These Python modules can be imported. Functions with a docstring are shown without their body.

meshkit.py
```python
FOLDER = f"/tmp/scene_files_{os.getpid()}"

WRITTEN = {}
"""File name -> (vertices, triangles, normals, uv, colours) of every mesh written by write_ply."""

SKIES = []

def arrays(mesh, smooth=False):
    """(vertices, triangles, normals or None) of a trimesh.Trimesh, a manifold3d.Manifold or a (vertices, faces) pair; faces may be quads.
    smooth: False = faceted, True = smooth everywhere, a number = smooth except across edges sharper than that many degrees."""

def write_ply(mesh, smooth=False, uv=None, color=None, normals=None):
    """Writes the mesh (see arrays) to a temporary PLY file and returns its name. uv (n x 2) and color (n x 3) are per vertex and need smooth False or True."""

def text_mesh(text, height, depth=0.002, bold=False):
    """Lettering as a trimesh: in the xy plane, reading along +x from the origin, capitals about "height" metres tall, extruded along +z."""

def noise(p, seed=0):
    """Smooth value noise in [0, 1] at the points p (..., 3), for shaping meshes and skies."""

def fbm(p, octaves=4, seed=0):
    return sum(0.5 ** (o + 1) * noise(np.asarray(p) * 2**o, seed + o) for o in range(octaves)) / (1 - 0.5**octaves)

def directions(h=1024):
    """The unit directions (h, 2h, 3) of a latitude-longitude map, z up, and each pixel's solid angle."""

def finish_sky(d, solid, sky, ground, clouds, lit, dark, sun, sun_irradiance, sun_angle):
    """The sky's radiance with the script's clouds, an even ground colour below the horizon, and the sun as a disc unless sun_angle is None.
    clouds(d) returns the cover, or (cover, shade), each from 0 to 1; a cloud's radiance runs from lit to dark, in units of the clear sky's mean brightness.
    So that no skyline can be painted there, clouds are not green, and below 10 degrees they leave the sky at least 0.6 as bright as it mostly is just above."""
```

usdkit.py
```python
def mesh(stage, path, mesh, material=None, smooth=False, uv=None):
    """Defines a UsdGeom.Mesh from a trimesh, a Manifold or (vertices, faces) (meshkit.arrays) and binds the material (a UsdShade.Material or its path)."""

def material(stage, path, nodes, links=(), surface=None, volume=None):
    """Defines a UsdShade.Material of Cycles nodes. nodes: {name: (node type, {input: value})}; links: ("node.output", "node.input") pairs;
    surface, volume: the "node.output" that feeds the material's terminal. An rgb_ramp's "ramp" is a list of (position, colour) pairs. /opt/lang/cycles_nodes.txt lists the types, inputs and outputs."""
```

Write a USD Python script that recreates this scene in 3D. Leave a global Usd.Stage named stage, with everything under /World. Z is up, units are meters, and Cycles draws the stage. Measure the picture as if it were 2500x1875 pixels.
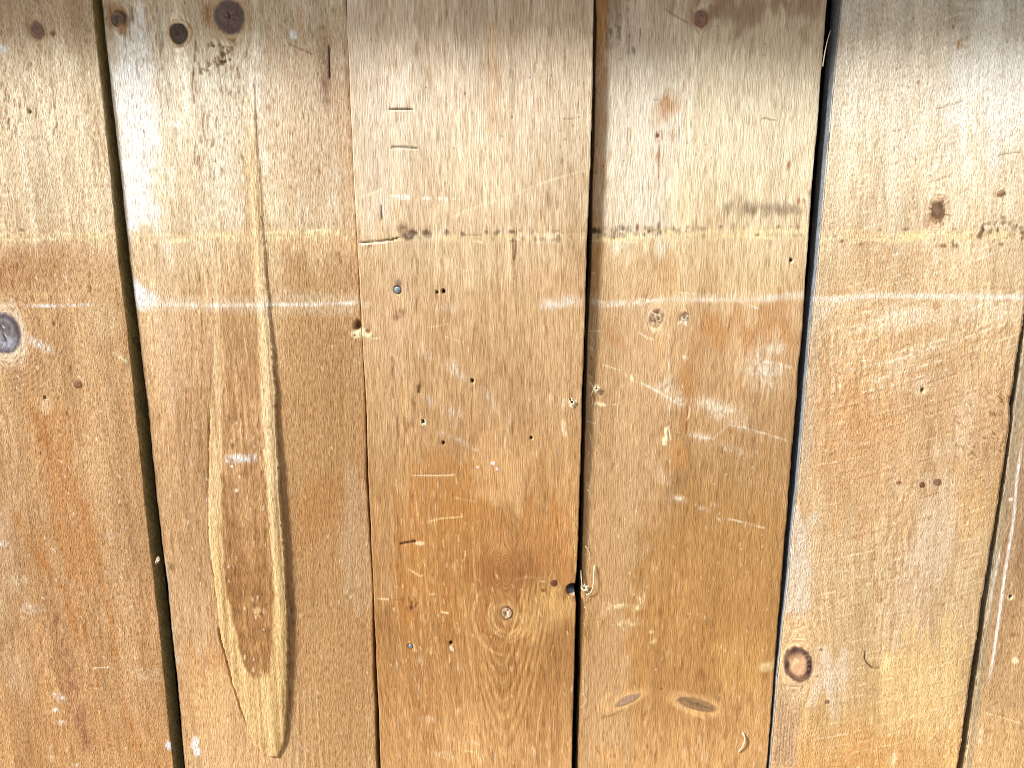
import math, random
import numpy as np, trimesh, usdkit
from scipy.ndimage import map_coordinates, gaussian_filter, label as label_cells
from pxr import Usd, UsdGeom, UsdLux, UsdShade, Sdf, Gf, Vt

stage = Usd.Stage.CreateInMemory()
UsdGeom.SetStageUpAxis(stage, 'Z'); UsdGeom.SetStageMetersPerUnit(stage, 1.0)
UsdGeom.Xform.Define(stage, '/World'); UsdGeom.Scope.Define(stage, '/World/Looks')

# ------------------------------------------------------------------ camera
F = 1890.0                       # focal length in photograph pixels (2500 wide)
TILT = math.radians(12.4)        # the phone looks a little downwards
DIST, HC = 0.443, 1.05           # metres: lens to the plane of the boards, lens above the ground
EXPOSURE = 1.40
cam = UsdGeom.Camera.Define(stage, '/World/camera')
cam.CreateHorizontalApertureAttr(36.0); cam.CreateVerticalApertureAttr(27.0)
cam.CreateFocalLengthAttr(36.0 * F / 2500.0)
cam.CreateClippingRangeAttr(Gf.Vec2f(0.02, 200.0))
cam.AddTranslateOp().Set(Gf.Vec3d(0, -DIST, HC)); cam.AddRotateXOp().Set(90.0 - math.degrees(TILT))
cam.CreateExposureAttr(EXPOSURE)

# ------------------------------------------------------------------ sky and sun
AZ, EL = math.radians(62), math.radians(40)      # the sun stands to the left of the wall and in front of it
SUN = np.array([-math.sin(AZ) * math.cos(EL), -math.cos(AZ) * math.cos(EL), math.sin(EL)])
usdkit.material(stage, '/World/Looks/sky_light', {
    's': ('sky_texture', {'sky_type': 'single_scattering', 'sun_disc': False, 'sun_elevation': float(EL), 'sun_rotation': float(math.atan2(SUN[0], SUN[1])), 'aerosol_density': 4.0, 'air_density': 0.8}),
    'w': ('rgb_to_bw', {}), 'v': ('mix', {'mix_type': 'multiply', 'fac': 1.0, 'color2': (1.0, 0.97, 0.92)}), 'h': ('mix', {'fac': 0.55}),
    'b': ('background_shader', {'strength': 0.062})}, [('s.color', 'w.color'), ('w.val', 'v.color1'), ('s.color', 'h.color1'), ('v.color', 'h.color2'), ('h.color', 'b.color')], surface='b.background')
dome = UsdLux.DomeLight.Define(stage, '/World/sky')
UsdShade.MaterialBindingAPI.Apply(dome.GetPrim()).Bind(UsdShade.Material.Get(stage, '/World/Looks/sky_light'))
dome.GetPrim().SetCustomDataByKey('kind', 'structure')
sun = UsdLux.DistantLight.Define(stage, '/World/sun')
sun.CreateIntensityAttr(1.0); sun.CreateAngleAttr(7.5); sun.CreateColorAttr(Gf.Vec3f(1.0, 0.965, 0.92))
sun.CreateNormalizeAttr(True)
zx = np.cross([0, 0, 1.0], SUN); zx /= np.linalg.norm(zx); zy = np.cross(SUN, zx)
m = Gf.Matrix4d(*zx, 0, *zy, 0, *SUN, 0, 0, 0, 0, 1)
sun.AddTransformOp().Set(m)

# ------------------------------------------------------------------ helpers
ct, st_ = math.cos(TILT), math.sin(TILT)
def on_wall(u, v, y=0.0):
    """Where the ray through photograph pixel (u, v) meets the plane y (mm behind the wall's plane): (x, z, mm per pixel), in mm."""
    a, b = (u - 1250.0) / F, -(v - 937.5) / F
    t = (DIST * 1000 + y) / (ct + b * st_)
    return t * a, HC * 1000 + t * (-st_ + b * ct), t / F
_lat = {}
def vn(a, b, seed):
    """Smooth noise, about -1 to 1, one cell per unit."""
    if seed not in _lat:
        _lat[seed] = np.random.default_rng(seed).uniform(-1, 1, (256, 256))
    return map_coordinates(_lat[seed], [np.mod(a, 256), np.mod(b, 256)], order=3, mode='grid-wrap', prefilter=False) * 1.5
def lin(c):
    c = np.asarray(c, float) / 255.0
    return np.where(c < 0.04045, c / 12.92, ((c + 0.055) / 1.055) ** 2.4)
ALB = 0.80
def A(c):
    c = lin(c); c = c + 0.06 * (c.mean(-1, keepdims=True) - c); k = np.stack([0.955 + 0 * c[..., 1], 1.045 + 0 * c[..., 1], 1.06 + 0.10 * c[..., 1]], -1)
    return c * ALB * k
def sstep(e0, e1, x):
    t = np.clip((x - e0) / (e1 - e0), 0, 1); return t * t * (3 - 2 * t)
def Q(col, row, *p):
    """Points read in an enlarged quarter-metre tile of the photograph, as photograph pixels."""
    x0, y0 = (0, 620, 1240, 1860)[col], (0, 620, 1235)[row]
    return [(x0 + p[i] * 0.3858, y0 + p[i + 1] * 0.3858) for i in range(0, len(p), 2)]
def q1(col, row, x, y): return Q(col, row, x, y)[0]
def prim_mesh(path, v, f, mat, n=None, primvars=()):
    me = UsdGeom.Mesh.Define(stage, path)
    me.CreatePointsAttr(Vt.Vec3fArray.FromNumpy(np.ascontiguousarray(v, np.float32)))
    me.CreateFaceVertexCountsAttr(Vt.IntArray.FromNumpy(np.full(len(f), f.shape[1], np.int32)))
    me.CreateFaceVertexIndicesAttr(Vt.IntArray.FromNumpy(np.ascontiguousarray(f, np.int32).ravel()))
    me.CreateSubdivisionSchemeAttr('none')
    if n is not None:
        me.CreateNormalsAttr(Vt.Vec3fArray.FromNumpy(np.ascontiguousarray(n, np.float32))); me.SetNormalsInterpolation('vertex')
    for name, typ, val in primvars:
        UsdGeom.PrimvarsAPI(me).CreatePrimvar(name, typ, 'vertex').Set(Vt.Vec3fArray.FromNumpy(np.ascontiguousarray(val, np.float32)))
    UsdShade.MaterialBindingAPI.Apply(me.GetPrim()).Bind(UsdShade.Material.Get(stage, '/World/Looks/' + mat))
    return me.GetPrim()

# ------------------------------------------------------------------ materials
def wood(name, fine, bump, rough=0.74, spec=0.22, s1=(1.7, 0.24), s2=(2.4, 0.09)):
    usdkit.material(stage, '/World/Looks/' + name, {
        'col': ('attribute', {'attribute': 'albedo'}),
        'gr': ('attribute', {'attribute': 'grain'}),
        'm1': ('mapping', {'scale': (s1[0], 1.0, s1[1])}), 'n1': ('noise_texture', {'scale': 1.0, 'detail': 4.0, 'roughness': 0.62}),
        'm2': ('mapping', {'scale': (s2[0], 1.0, s2[1]), 'location': (31.0, 7.0, 3.0)}), 'n2': ('noise_texture', {'scale': 1.0, 'detail': 3.0, 'roughness': 0.6}),
        'r1': ('rgb_ramp', {'ramp': [(0.0, (0.34, 0.24, 0.16)), (0.33, (0.50, 0.39, 0.30)), (0.43, (0.86, 0.80, 0.74)), (0.52, (1.02, 1.02, 1.02)), (0.60, (1.18, 1.22, 1.28)), (0.70, (1.42, 1.52, 1.66)), (1.0, (1.55, 1.7, 1.9))]}),
        'mul': ('mix', {'mix_type': 'multiply', 'fac': fine}),
        'hs': ('math', {'math_type': 'multiply_add', 'value2': 0.5}),
        'bp': ('bump', {'strength': 1.0, 'distance': bump}),
        'p': ('principled_bsdf', {'roughness': rough, 'specular_ior_level': spec, 'diffuse_roughness': 0.4})},
        [('gr.vector', 'm1.vector'), ('m1.vector', 'n1.vector'), ('gr.vector', 'm2.vector'), ('m2.vector', 'n2.vector'),
         ('n1.fac', 'r1.fac'), ('col.color', 'mul.color1'), ('r1.color', 'mul.color2'), ('mul.color', 'p.base_color'),
         ('n2.fac', 'hs.value1'), ('n1.fac', 'hs.value3'), ('hs.value', 'bp.height'), ('bp.normal', 'p.normal')], surface='p.BSDF')
wood('rough_pine', 0.95, 0.0008)
wood('streaky_pine', 0.8, 0.0009, s1=(2.3, 0.115), s2=(2.8, 0.04))
wood('woolly_pine', 0.72, 0.0012, s1=(1.5, 0.42), s2=(1.9, 0.3))
wood('speckled_pine', 0.95, 0.0009, s1=(1.5, 0.36), s2=(2.2, 0.14))
wood('knot_wood', 0.55, 0.0003, 0.5, 0.4)
wood('torn_pine', 0.7, 0.0004)
usdkit.material(stage, '/World/Looks/nail_steel', {'n': ('noise_texture', {'scale': 900.0, 'detail': 3.0}),
    'r': ('rgb_ramp', {'ramp': [(0.3, (0.10, 0.13, 0.16)), (0.7, (0.27, 0.35, 0.42))]}),
    'g': ('geometry', {}), 'b': ('bump', {'strength': 0.5, 'distance': 0.0002}),
    'p': ('principled_bsdf', {'metallic': 0.55, 'roughness': 0.55})},
    [('g.position', 'n.vector'), ('n.fac', 'r.fac'), ('r.color', 'p.base_color'), ('n.fac', 'b.height'), ('b.normal', 'p.normal')], surface='p.BSDF')
usdkit.material(stage, '/World/Looks/pale_fibre', {'n': ('noise_texture', {'scale': 700.0}), 'g': ('geometry', {}),
    'r': ('rgb_ramp', {'ramp': [(0.3, (0.52, 0.42, 0.27)), (0.7, (0.74, 0.66, 0.50))]}), 'p': ('principled_bsdf', {'roughness': 0.6})},
    [('g.position', 'n.vector'), ('n.fac', 'r.fac'), ('r.color', 'p.base_color')], surface='p.BSDF')
usdkit.material(stage, '/World/Looks/dark_backing', {'n': ('noise_texture', {'scale': 60.0, 'detail': 4.0}), 'g': ('geometry', {}),
    'r': ('rgb_ramp', {'ramp': [(0.3, (0.010, 0.009, 0.008)), (0.7, (0.022, 0.020, 0.017))]}), 'p': ('principled_bsdf', {'roughness': 0.9, 'specular_ior_level': 0.1})},
    [('g.position', 'n.vector'), ('n.fac', 'r.fac'), ('r.color', 'p.base_color')], surface='p.BSDF')

# ------------------------------------------------------------------ the boards
FENCE = '/World/wooden_fence'
fx = UsdGeom.Xform.Define(stage, FENCE)
fp = fx.GetPrim()
fp.SetCustomDataByKey('label', 'rough sawn wooden fence of upright tan planks with knots, scratches and dark gaps')
fp.SetCustomDataByKey('category', 'fence')

ZTOP, ZBOT = on_wall(1250, -45)[1], on_wall(1250, 1925)[1]
DX, DZ, THICK = 0.5, 0.7, 18.0
zrows = np.concatenate([np.linspace(ZTOP + 100, ZTOP + 4, 16), np.arange(ZTOP, ZBOT, -DZ), np.linspace(ZBOT - 6, 30, 46)])

class Board:
    count = 0
    def __init__(self, left, right, ytop, ybot, base, seed, streak=1.0, tear=0.5, warp=(0, 0), rad=0.7, edge_rough=(0.25, 0.25), cup=0.0, side_dark=0.8, sideL=None, sideR=None):
        self.seed, self.ytop, self.ybot = seed, ytop, ybot
        yp = lambda v: ytop + (ybot - ytop) * np.clip(v / 1875.0, -0.2, 1.2)
        self.yp = yp
        def edge(pts):
            w = np.array([on_wall(u, v, yp(v))[:2] for u, v in pts]); w = w[np.argsort(w[:, 1])]
            return np.interp(zrows, w[:, 1], w[:, 0])
        L, R = edge(left), edge(right)
        L = L + edge_rough[0] * (0.5 * vn(zrows / 2.2, seed + 0 * zrows, seed + 1) + vn(zrows / 9.0, 3 + 0 * zrows, seed + 2))
        R = R + edge_rough[1] * (0.5 * vn(zrows / 2.2, 9 + 0 * zrows, seed + 3) + vn(zrows / 9.0, 5 + 0 * zrows, seed + 4))
        wid = float(np.median(R - L)); nf = int(wid / DX)
        s = np.concatenate([[0, 0.12, 0.3], np.arange(1, nf) * DX, [wid - 0.3, wid - 0.12, wid]]) / wid
        sd = np.array([THICK, 15, 12.5, 10.5, 9, 7.5, 6, 4.8, 3.7, 2.7, 1.9, 1.2])        # depths down the sides
        self.nl = len(sd)
        scol = np.concatenate([np.zeros(len(sd)), s, np.ones(len(sd))])
        self.depth = np.concatenate([sd, np.zeros(len(s)), sd[::-1]])
        self.X = L[:, None] + scol[None, :] * (R - L)[:, None]
        self.Z = np.repeat(zrows[:, None], len(scol), 1)
        self.S = np.repeat(scol[None, :], len(zrows), 0)
        self.side = np.concatenate([-np.ones(len(sd)), np.zeros(len(s)), np.ones(len(sd))])
        self.W = wid
        mid = on_wall(1250, 937.5)[1]
        self.V = np.interp(self.Z[:, 0], *zip(*sorted((on_wall(1250, v)[1], v) for v in range(-400, 5000, 50))))[:, None] + 0 * self.Z
        self.xb = (self.S - 0.5) * wid + seed * 37.0
        self.warp, self.streak, self.tear, self.rad, self.cup = warp, streak, tear, rad, cup
        self.knots = []; self.zone_gain = 1.2; self.mat = 'rough_pine'; self.tint = (1, 1, 1)
        self.part = np.zeros(self.X.shape, np.int16); self.pnames = []
        self.base, self.side_dark = base, side_dark
        self.extra = []; self.sideL, self.sideR = sideL, sideR
    def at(self, u, v):
        return on_wall(u, v, self.yp(v))
    def flow(self):
        """Grain coordinate: straight lines with a slow wander, parting round the knots."""
        z, x = self.Z, self.xb
        psi = x + self.warp[0] * vn(x / 60, z / 160, self.seed + 10) + self.warp[1] * (z - HC * 1000) + 0.35 * vn(x / 16, z / 70, self.seed + 11)
        for (u, v, ru, rv, rot) in self.knots:
            kx, kz, k = self.at(u, v)
            dx, dz = self.X - kx, self.Z - kz
            r = max(ru, rv) * k * 0.95 + 0.4
            rho2 = dx ** 2 + (dz / 2.0) ** 2 + 0.25 * r * r
            psi = psi - dx * r * r / rho2 * 0.7
        self.psi = psi
    def ground_colour(self):
        se, z, psi, V = self.seed, self.Z, self.psi, self.V
        vs, cs = zip(*self.base); cs = np.array([A(c) for c in cs])
        Vn = V + 26 * vn(psi / 5, z / 30, se + 20) + 20 * vn(psi / 22, z / 45, se + 21)
        col = np.stack([np.interp(Vn, vs, cs[:, k]) for k in range(3)], -1)
        col = col * (1 - 0.15 * sstep(620, 1350, Vn) * (1 - 0.5 * sstep(1600, 1900, Vn)))[..., None]
        col = col * np.exp(0.13 * vn(psi / 12, z / 55, se + 34) + 0.10 * vn(psi / 5, z / 25, se + 35))[..., None] ** np.array([0.8, 1.0, 1.25])
        a, b, c, d = vn(psi / 7.5, z / 240, se + 22), vn(psi / 2.4, z / 120, se + 23), vn(psi / 1.15, z / 36, se + 24), vn(psi / 0.75, z / 5.5, se + 25)
        e = vn(psi / 16, z / 34, se + 26)
        self.n_iso, self.n_fine, self.n_str, self.n_dash = vn(self.xb / 3.0, z / 3.5, se + 27), vn(self.xb / 0.9, z / 1.1, se + 28), c, d
        k = self.streak
        tone = k * (0.09 * a + 0.075 * b + 0.12 * c) + 0.16 * d + 0.09 * e
        col = col * np.exp(tone[..., None] * np.array([0.75, 1.0, 1.35]))
        red = np.clip(0.5 * b + 0.5 * e, -1, 1)[..., None]
        col = col * np.exp(red * np.array([0.02, -0.03, -0.10]))
        dark = sstep(0.50, 0.95, -d + 0.35 * c + 0.15 * b) * min(0.32, 0.32 * k * k)          # short open pores between the fibres
        col = col * (1 - dark[..., None] * np.array([0.55, 0.68, 0.8]))
        pale = sstep(0.75, 1.1, vn(psi / 0.8, z / 5, se + 29) + 0.3 * e) * 0.30   # raised pale fibres
        col = col + (A((240, 215, 180)) - col) * pale[..., None]
        self.col = col
        t = self.tear * sstep(-0.5, 0.7, e + 0.4 * self.n_iso)
        wear = 0.55 + 0.45 * sstep(-0.5, 0.5, vn(self.xb / 34, z / 70, se + 33))
        self.h = wear * (0.075 * k * c + 0.07 * b * k + 0.05 * d - 0.14 * dark + 0.07 * pale) + 0.13 * t * vn(psi / 1.2, z / 3.2, se + 30) + 0.06 * t * self.n_fine
        self.h += 0.25 * vn(self.xb / 30, z / 60, se + 31) + self.cup * ((self.S - 0.5) ** 2 * 4)
        self.dx = np.zeros_like(self.h)
    def build_base(self):
        self.flow(); self.ground_colour()
    # -------------------------------------------------- marks, given in photograph pixels
    def region(self, pts, rad):
        P = np.array([self.at(u, v) for u, v in pts]); k = float(P[:, 2].mean()); r = rad * k
        i = np.nonzero((zrows < P[:, 1].max() + r) & (zrows > P[:, 1].min() - r))[0]
        if len(i) == 0: return None
        xm = self.X[i[0]:i[-1] + 1]
        j = np.nonzero((xm.max(0) > P[:, 0].min() - r) & (xm.min(0) < P[:, 0].max() + r))[0]
        if len(j) == 0: return None
        return (slice(i[0], i[-1] + 1), slice(j[0], j[-1] + 1)), P[:, :2], k
    def apply(self, sl, mask, rgb, h=0.0):
        if rgb is not None:
            self.col[sl] += (A(rgb) - self.col[sl]) * np.clip(mask, 0, 1)[..., None]
        if h: self.h[sl] += h * mask
    def rho(self, sl, P, k, ru, rv, rot, nz=0.0):
        c, s = math.cos(math.radians(rot)), math.sin(math.radians(rot))
        dx, dz = self.X[sl] - P[0, 0], self.Z[sl] - P[0, 1]
        a, b = (dx * c + dz * s) / (ru * k), (-dx * s + dz * c) / (rv * k)
        return np.sqrt(a * a + b * b) + nz * (0.65 * self.n_iso[sl] + 0.5 * self.n_fine[sl])
    def spot(self, u, v, ru, rv, rgb, amt=1.0, rot=0, soft=0.5, nz=0.2, h=0.0, tex=0.0):
        g = self.region([(u, v)], max(ru, rv) * 1.7)
        if g is None: return
        sl, P, k = g
        m = 1 - sstep(1 - soft, 1 + soft, self.rho(sl, P, k, ru, rv, rot, nz))
        if tex: m = m * np.clip(1 - tex + tex * sstep(-0.35, 0.75, 0.6 * self.n_iso[sl] + 0.3 * self.n_dash[sl] + 0.8 * self.n_fine[sl]) * 1.5, 0, 1.2)
        self.apply(sl, m * amt, rgb, h)
    def stroke(self, pts, w, rgb, amt=1.0, h=0.0, soft=0.6, nz=0.3, tex=0.0, fade=True):
        g = self.region(pts, w * 2 + 6)
        if g is None: return
        sl, P, k = g
        x, z = self.X[sl], self.Z[sl]
        best, tt, L = np.full(x.shape, 1e9), np.zeros(x.shape), 0.0
        seg = np.linalg.norm(np.diff(P, axis=0), axis=1); tot = seg.sum()
        for a, b, l in zip(P[:-1], P[1:], seg):
            t = np.clip(((x - a[0]) * (b[0] - a[0]) + (z - a[1]) * (b[1] - a[1])) / max(l * l, 1e-9), 0, 1)
            d = np.hypot(x - a[0] - t * (b[0] - a[0]), z - a[1] - t * (b[1] - a[1]))
            tt = np.where(d < best, (L + t * l) / tot, tt); best = np.minimum(best, d); L += l
        e = w * k * 0.5
        r = best / e + nz * (0.55 * self.n_iso[sl] + 0.6 * self.n_fine[sl])
        m = 1 - sstep(1 - soft, 1 + soft, r)
        if fade: m = m * sstep(0, 0.12, tt) * sstep(0, 0.12, 1 - tt) ** 0.5
        if tex: m = m * np.clip(1 - min(1.0, tex * 1.35) + min(1.0, tex * 1.35) * 1.5 * sstep(-0.3, 0.75, 0.8 * self.n_iso[sl] + 0.65 * self.n_fine[sl] + 0.2 * self.n_str[sl]), 0, 1.2)
        self.apply(sl, m * amt, rgb, h)
    def zone(self, u0, v0, u1, v1, rgb, amt, soft=25, tex=0.3):
        """A stretch of colour with soft ragged borders: weathering, and some painted glare and shade."""
        g = self.region([(u0, v0), (u1, v1)], soft * 4)
        if g is None: return
        sl, P, k = g
        w = soft * k; n = w * 0.6 * self.n_iso[sl] + w * 0.8 * vn(self.psi[sl] / 5, self.Z[sl] / 22, self.seed + 40)
        x, z = self.X[sl] + n, self.Z[sl] + 1.5 * n + 1.6 * w * vn(self.psi[sl] / 3.5, self.Z[sl] / 60, self.seed + 41)
        m = sstep(P[0, 0] - w, P[0, 0] + w, x) * (1 - sstep(P[1, 0] - w, P[1, 0] + w, x)) * sstep(P[1, 1] - w, P[1, 1] + w, z) * (1 - sstep(P[0, 1] - w, P[0, 1] + w, z))
        m = m * np.clip(1 - tex + tex * 1.4 * sstep(-0.7, 0.7, 0.7 * self.n_str[sl] + 0.6 * self.n_dash[sl]), 0, 1.2)
        self.apply(sl, m * min(1.0, amt * self.zone_gain), rgb)
    def hole(self, u, v, r, burst=0.0, deep=5.0):
        g = self.region([(u, v)], r * 5)
        if g is None: return
        sl, P, k = g
        if burst: self.spot(u + r * 0.3, v + r * 0.5, r * 2.1, r * 2.3, (246, 226, 180), burst, soft=0.35, nz=0.6, h=0.25)
        q = self.rho(sl, P, k, r, r * 1.1, 0, 0.15)
        m = 1 - sstep(0.6, 1.25, q)
        if r < 2.6: m = m * 0.6; deep = 0.5
        self.apply(sl, m * 0.9, (40, 26, 16), 0); self.h[sl] -= m * deep  # shade inside the hole painted dark, besides the carved depth
    def knot(self, u, v, ru, rv, rot, centre, rim, halo=None, halo_amt=0.5, rings=3, h=0.15, name='knot', label=None, crack=True, part=True, rim_w=0.15, edge_soft=0.12, rim_at=0.86):
        g = self.region([(u, v)], max(ru, rv) * 2.4)
        if g is None: return
        sl, P, k = g
        q0 = self.rho(sl, P, k, ru, rv, rot, 0.0)
        q = q0 + (0.06 * self.n_iso[sl] + 0.06 * self.n_fine[sl]) * np.clip(24.0 / max(ru, rv), 0.6, 1.6)
        if halo is not None:
            m = (1 - sstep(0.9, 1.9, q + 0.3 * self.n_str[sl])) * sstep(0.7, 1.0, q)
            self.apply(sl, m * halo_amt, halo)
        m = 1 - sstep(1.0 - edge_soft, 1.10, q)
        body = A(centre) * (1 + 0.22 * np.sin(q[..., None] * rings * 6.28 + 1.3 * self.n_iso[sl][..., None]) + 0.22 * self.n_fine[sl][..., None])
        rm = (np.exp(-((q - rim_at) / rim_w) ** 4) * (0.9 + 0.3 * self.n_iso[sl])).clip(0, 1)[..., None]
        body = body * (1 - rm) + A(rim) * rm
        self.col[sl] += (body - self.col[sl]) * np.clip(m, 0, 1)[..., None]
        ring = np.exp(-((q - 1.0) / 0.09) ** 2)
        self.h[sl] = self.h[sl] * (1 - 0.6 * m) + m * (h + 0.10 * self.n_fine[sl] + 0.05 * np.sin(q * rings * 6.28)) - 0.2 * ring
        if crack:
            rg = np.random.default_rng(int(u * 7 + v))
            for n in range(3):
                a = rg.uniform(0, 6.28); l = rg.uniform(0.35, 0.8)
                self.stroke([(u - ru * 0.15 * math.cos(a), v), (u + ru * l * math.cos(a), v + rv * l * math.sin(a))], 3.0, (45, 28, 22), 0.8, h=-0.4, nz=0.2)
        if part:
            self.pnames.append((name, label)); pid = len(self.pnames)
            self.part[sl][q0 < 1.0] = pid
    # -------------------------------------------------- the mesh
    def finish(self, name, label):
        X, Z, nl = self.X.copy(), self.Z, self.nl
        front = self.side == 0
        d = np.minimum(self.S * self.W, (1 - self.S) * self.W)
        rr = self.rad + 0.25 * vn(Z / 6, self.S * 3, self.seed + 50)
        e = np.clip(1 - d / np.maximum(rr, 0.2), 0, 1)
        edge_drop = rr * (1 - np.sqrt(np.clip(1 - e * e, 0, 1)))
        yfront = np.interp(Z[:, 0], [on_wall(1250, 1875)[1], on_wall(1250, 0)[1]], [self.ybot, self.ytop])[:, None] + 0 * Z
        Y = yfront - self.h + np.where(front[None, :], edge_drop, 0)
        h_edge = np.where(self.side[None, :] < 0, self.h[:, nl][:, None], np.where(self.side[None, :] > 0, self.h[:, -nl - 1][:, None], 0))
        Ys = np.maximum(yfront + self.depth[None, :] + 0 * Z, yfront - np.minimum(h_edge, 0) + 0.02 * self.depth[None, :])
        Y = np.where(front[None, :], Y, Ys)
        # sawn sides: slanting saw marks, rough
        dd = self.depth[None, :] + 0 * Z
        saw = vn((Z + 1.1 * dd) / 1.7, dd / 30, self.seed + 51)
        X = X + np.where(front[None, :], 0, -self.side[None, :] * (0.10 * saw + 0.12 * vn(Z / 4, dd / 3, self.seed + 52) + 0.1))
        X = X + self.dx
        col = self.col * np.array(self.tint)
        sc = np.where(self.side[None, :] < 0, -1, 1)
        edgecol = np.where((self.side < 0)[None, :, None], gaussian_filter(col[:, nl + 3:nl + 9].mean(1), (6, 0))[:, None, :], gaussian_filter(col[:, -nl - 9:-nl - 3].mean(1), (6, 0))[:, None, :])
        for c, w in ((self.sideL, -1), (self.sideR, 1)):
            if c is not None: edgecol = np.where((self.side == w)[None, :, None], A(c), edgecol)
        sidecol = edgecol * self.side_dark * (1 + 0.22 * saw[..., None] + 0.1 * vn(Z / 3, dd / 4, self.seed + 53)[..., None])
        col = np.where(front[None, :, None], col, sidecol)
        col = np.clip(col, 0.006, 0.86)
        v = np.stack([X, Y, Z], -1).reshape(-1, 3) / 1000.0
        nr, nc = Z.shape
        idx = np.arange(nr * nc).reshape(nr, nc)
        nxt = np.roll(idx, -1, axis=1)
        quad = np.stack([idx[:-1], idx[1:], nxt[1:], nxt[:-1]], -1).reshape(-1, 4)
        # closed ends
        caps = []
        for r, flip in ((0, False), (nr - 1, True)):
            lo, hi = list(idx[r][: nc // 2]), list(idx[r][nc // 2:][::-1])
            for a, b, c, e2 in zip(lo[:-1], lo[1:], hi[1:], hi[:-1]): caps.append((a, b, c, e2) if flip else (a, e2, c, b))
        fn = np.cross(v[quad[:, 2]] - v[quad[:, 0]], v[quad[:, 3]] - v[quad[:, 1]])
        n = np.zeros_like(v)
        for k in range(4): np.add.at(n, quad[:, k], fn)
        n /= np.linalg.norm(n, axis=1, keepdims=True) + 1e-20
        pq = self.part.reshape(-1)[quad]
        pf = np.where((pq == pq[:, :1]).all(1), pq[:, 0], 0).reshape(nr - 1, nc)
        for i in range(1, len(self.pnames) + 1):                 # each knot one unbroken piece
            lab, cnt = label_cells(pf == i)
            if cnt > 1:
                big = 1 + np.argmax(np.bincount(lab.ravel())[1:]); pf[(lab > 0) & (lab != big)] = 0
        pf = pf.reshape(-1)
        grain = np.stack([self.psi - 0 * Z + 0.0, np.full(Z.shape, self.seed * 5.0) + np.where(front[None, :], 0, dd), Z], -1).reshape(-1, 3)
        colv = col.reshape(-1, 3)
        def sub(path, q, mat):
            q = np.asarray(q); used, inv = np.unique(q.ravel(), return_inverse=True)
            return prim_mesh(path, v[used], inv.reshape(q.shape), mat, n[used], [('albedo', Sdf.ValueTypeNames.Color3fArray, colv[used]), ('grain', Sdf.ValueTypeNames.Vector3fArray, grain[used])])
        path = f'{FENCE}/{name}'
        p = sub(path, np.vstack([quad[pf == 0], np.array(caps)]), self.mat)
        p.SetCustomDataByKey('label', label)
        seen = {}
        for i, (nm, lb) in enumerate(self.pnames, 1):
            if not (pf == i).any(): continue
            c = seen.get(nm, 0); seen[nm] = c + 1
            kp = sub(f'{path}/{nm}' + (f'_{c:03d}' if c else ''), quad[pf == i], 'rough_pine' if 'slab' in nm else 'knot_wood')
            if lb: kp.SetCustomDataByKey('label', lb)
        for nm, lb, (vv, ff), mat in self.extra:
            c = seen.get(nm, 0); seen[nm] = c + 1
            mm = trimesh.Trimesh(vv, ff, process=False)
            kp = prim_mesh(f'{path}/{nm}' + (f'_{c:03d}' if c else ''), np.asarray(vv) / 1000.0, np.asarray(ff), mat, np.array(mm.vertex_normals))
            if lb: kp.SetCustomDataByKey('label', lb)
            if nm.endswith('fibres'): kp.SetCustomDataByKey('kind', 'stuff')
        self.col = self.h = self.psi = None

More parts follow.
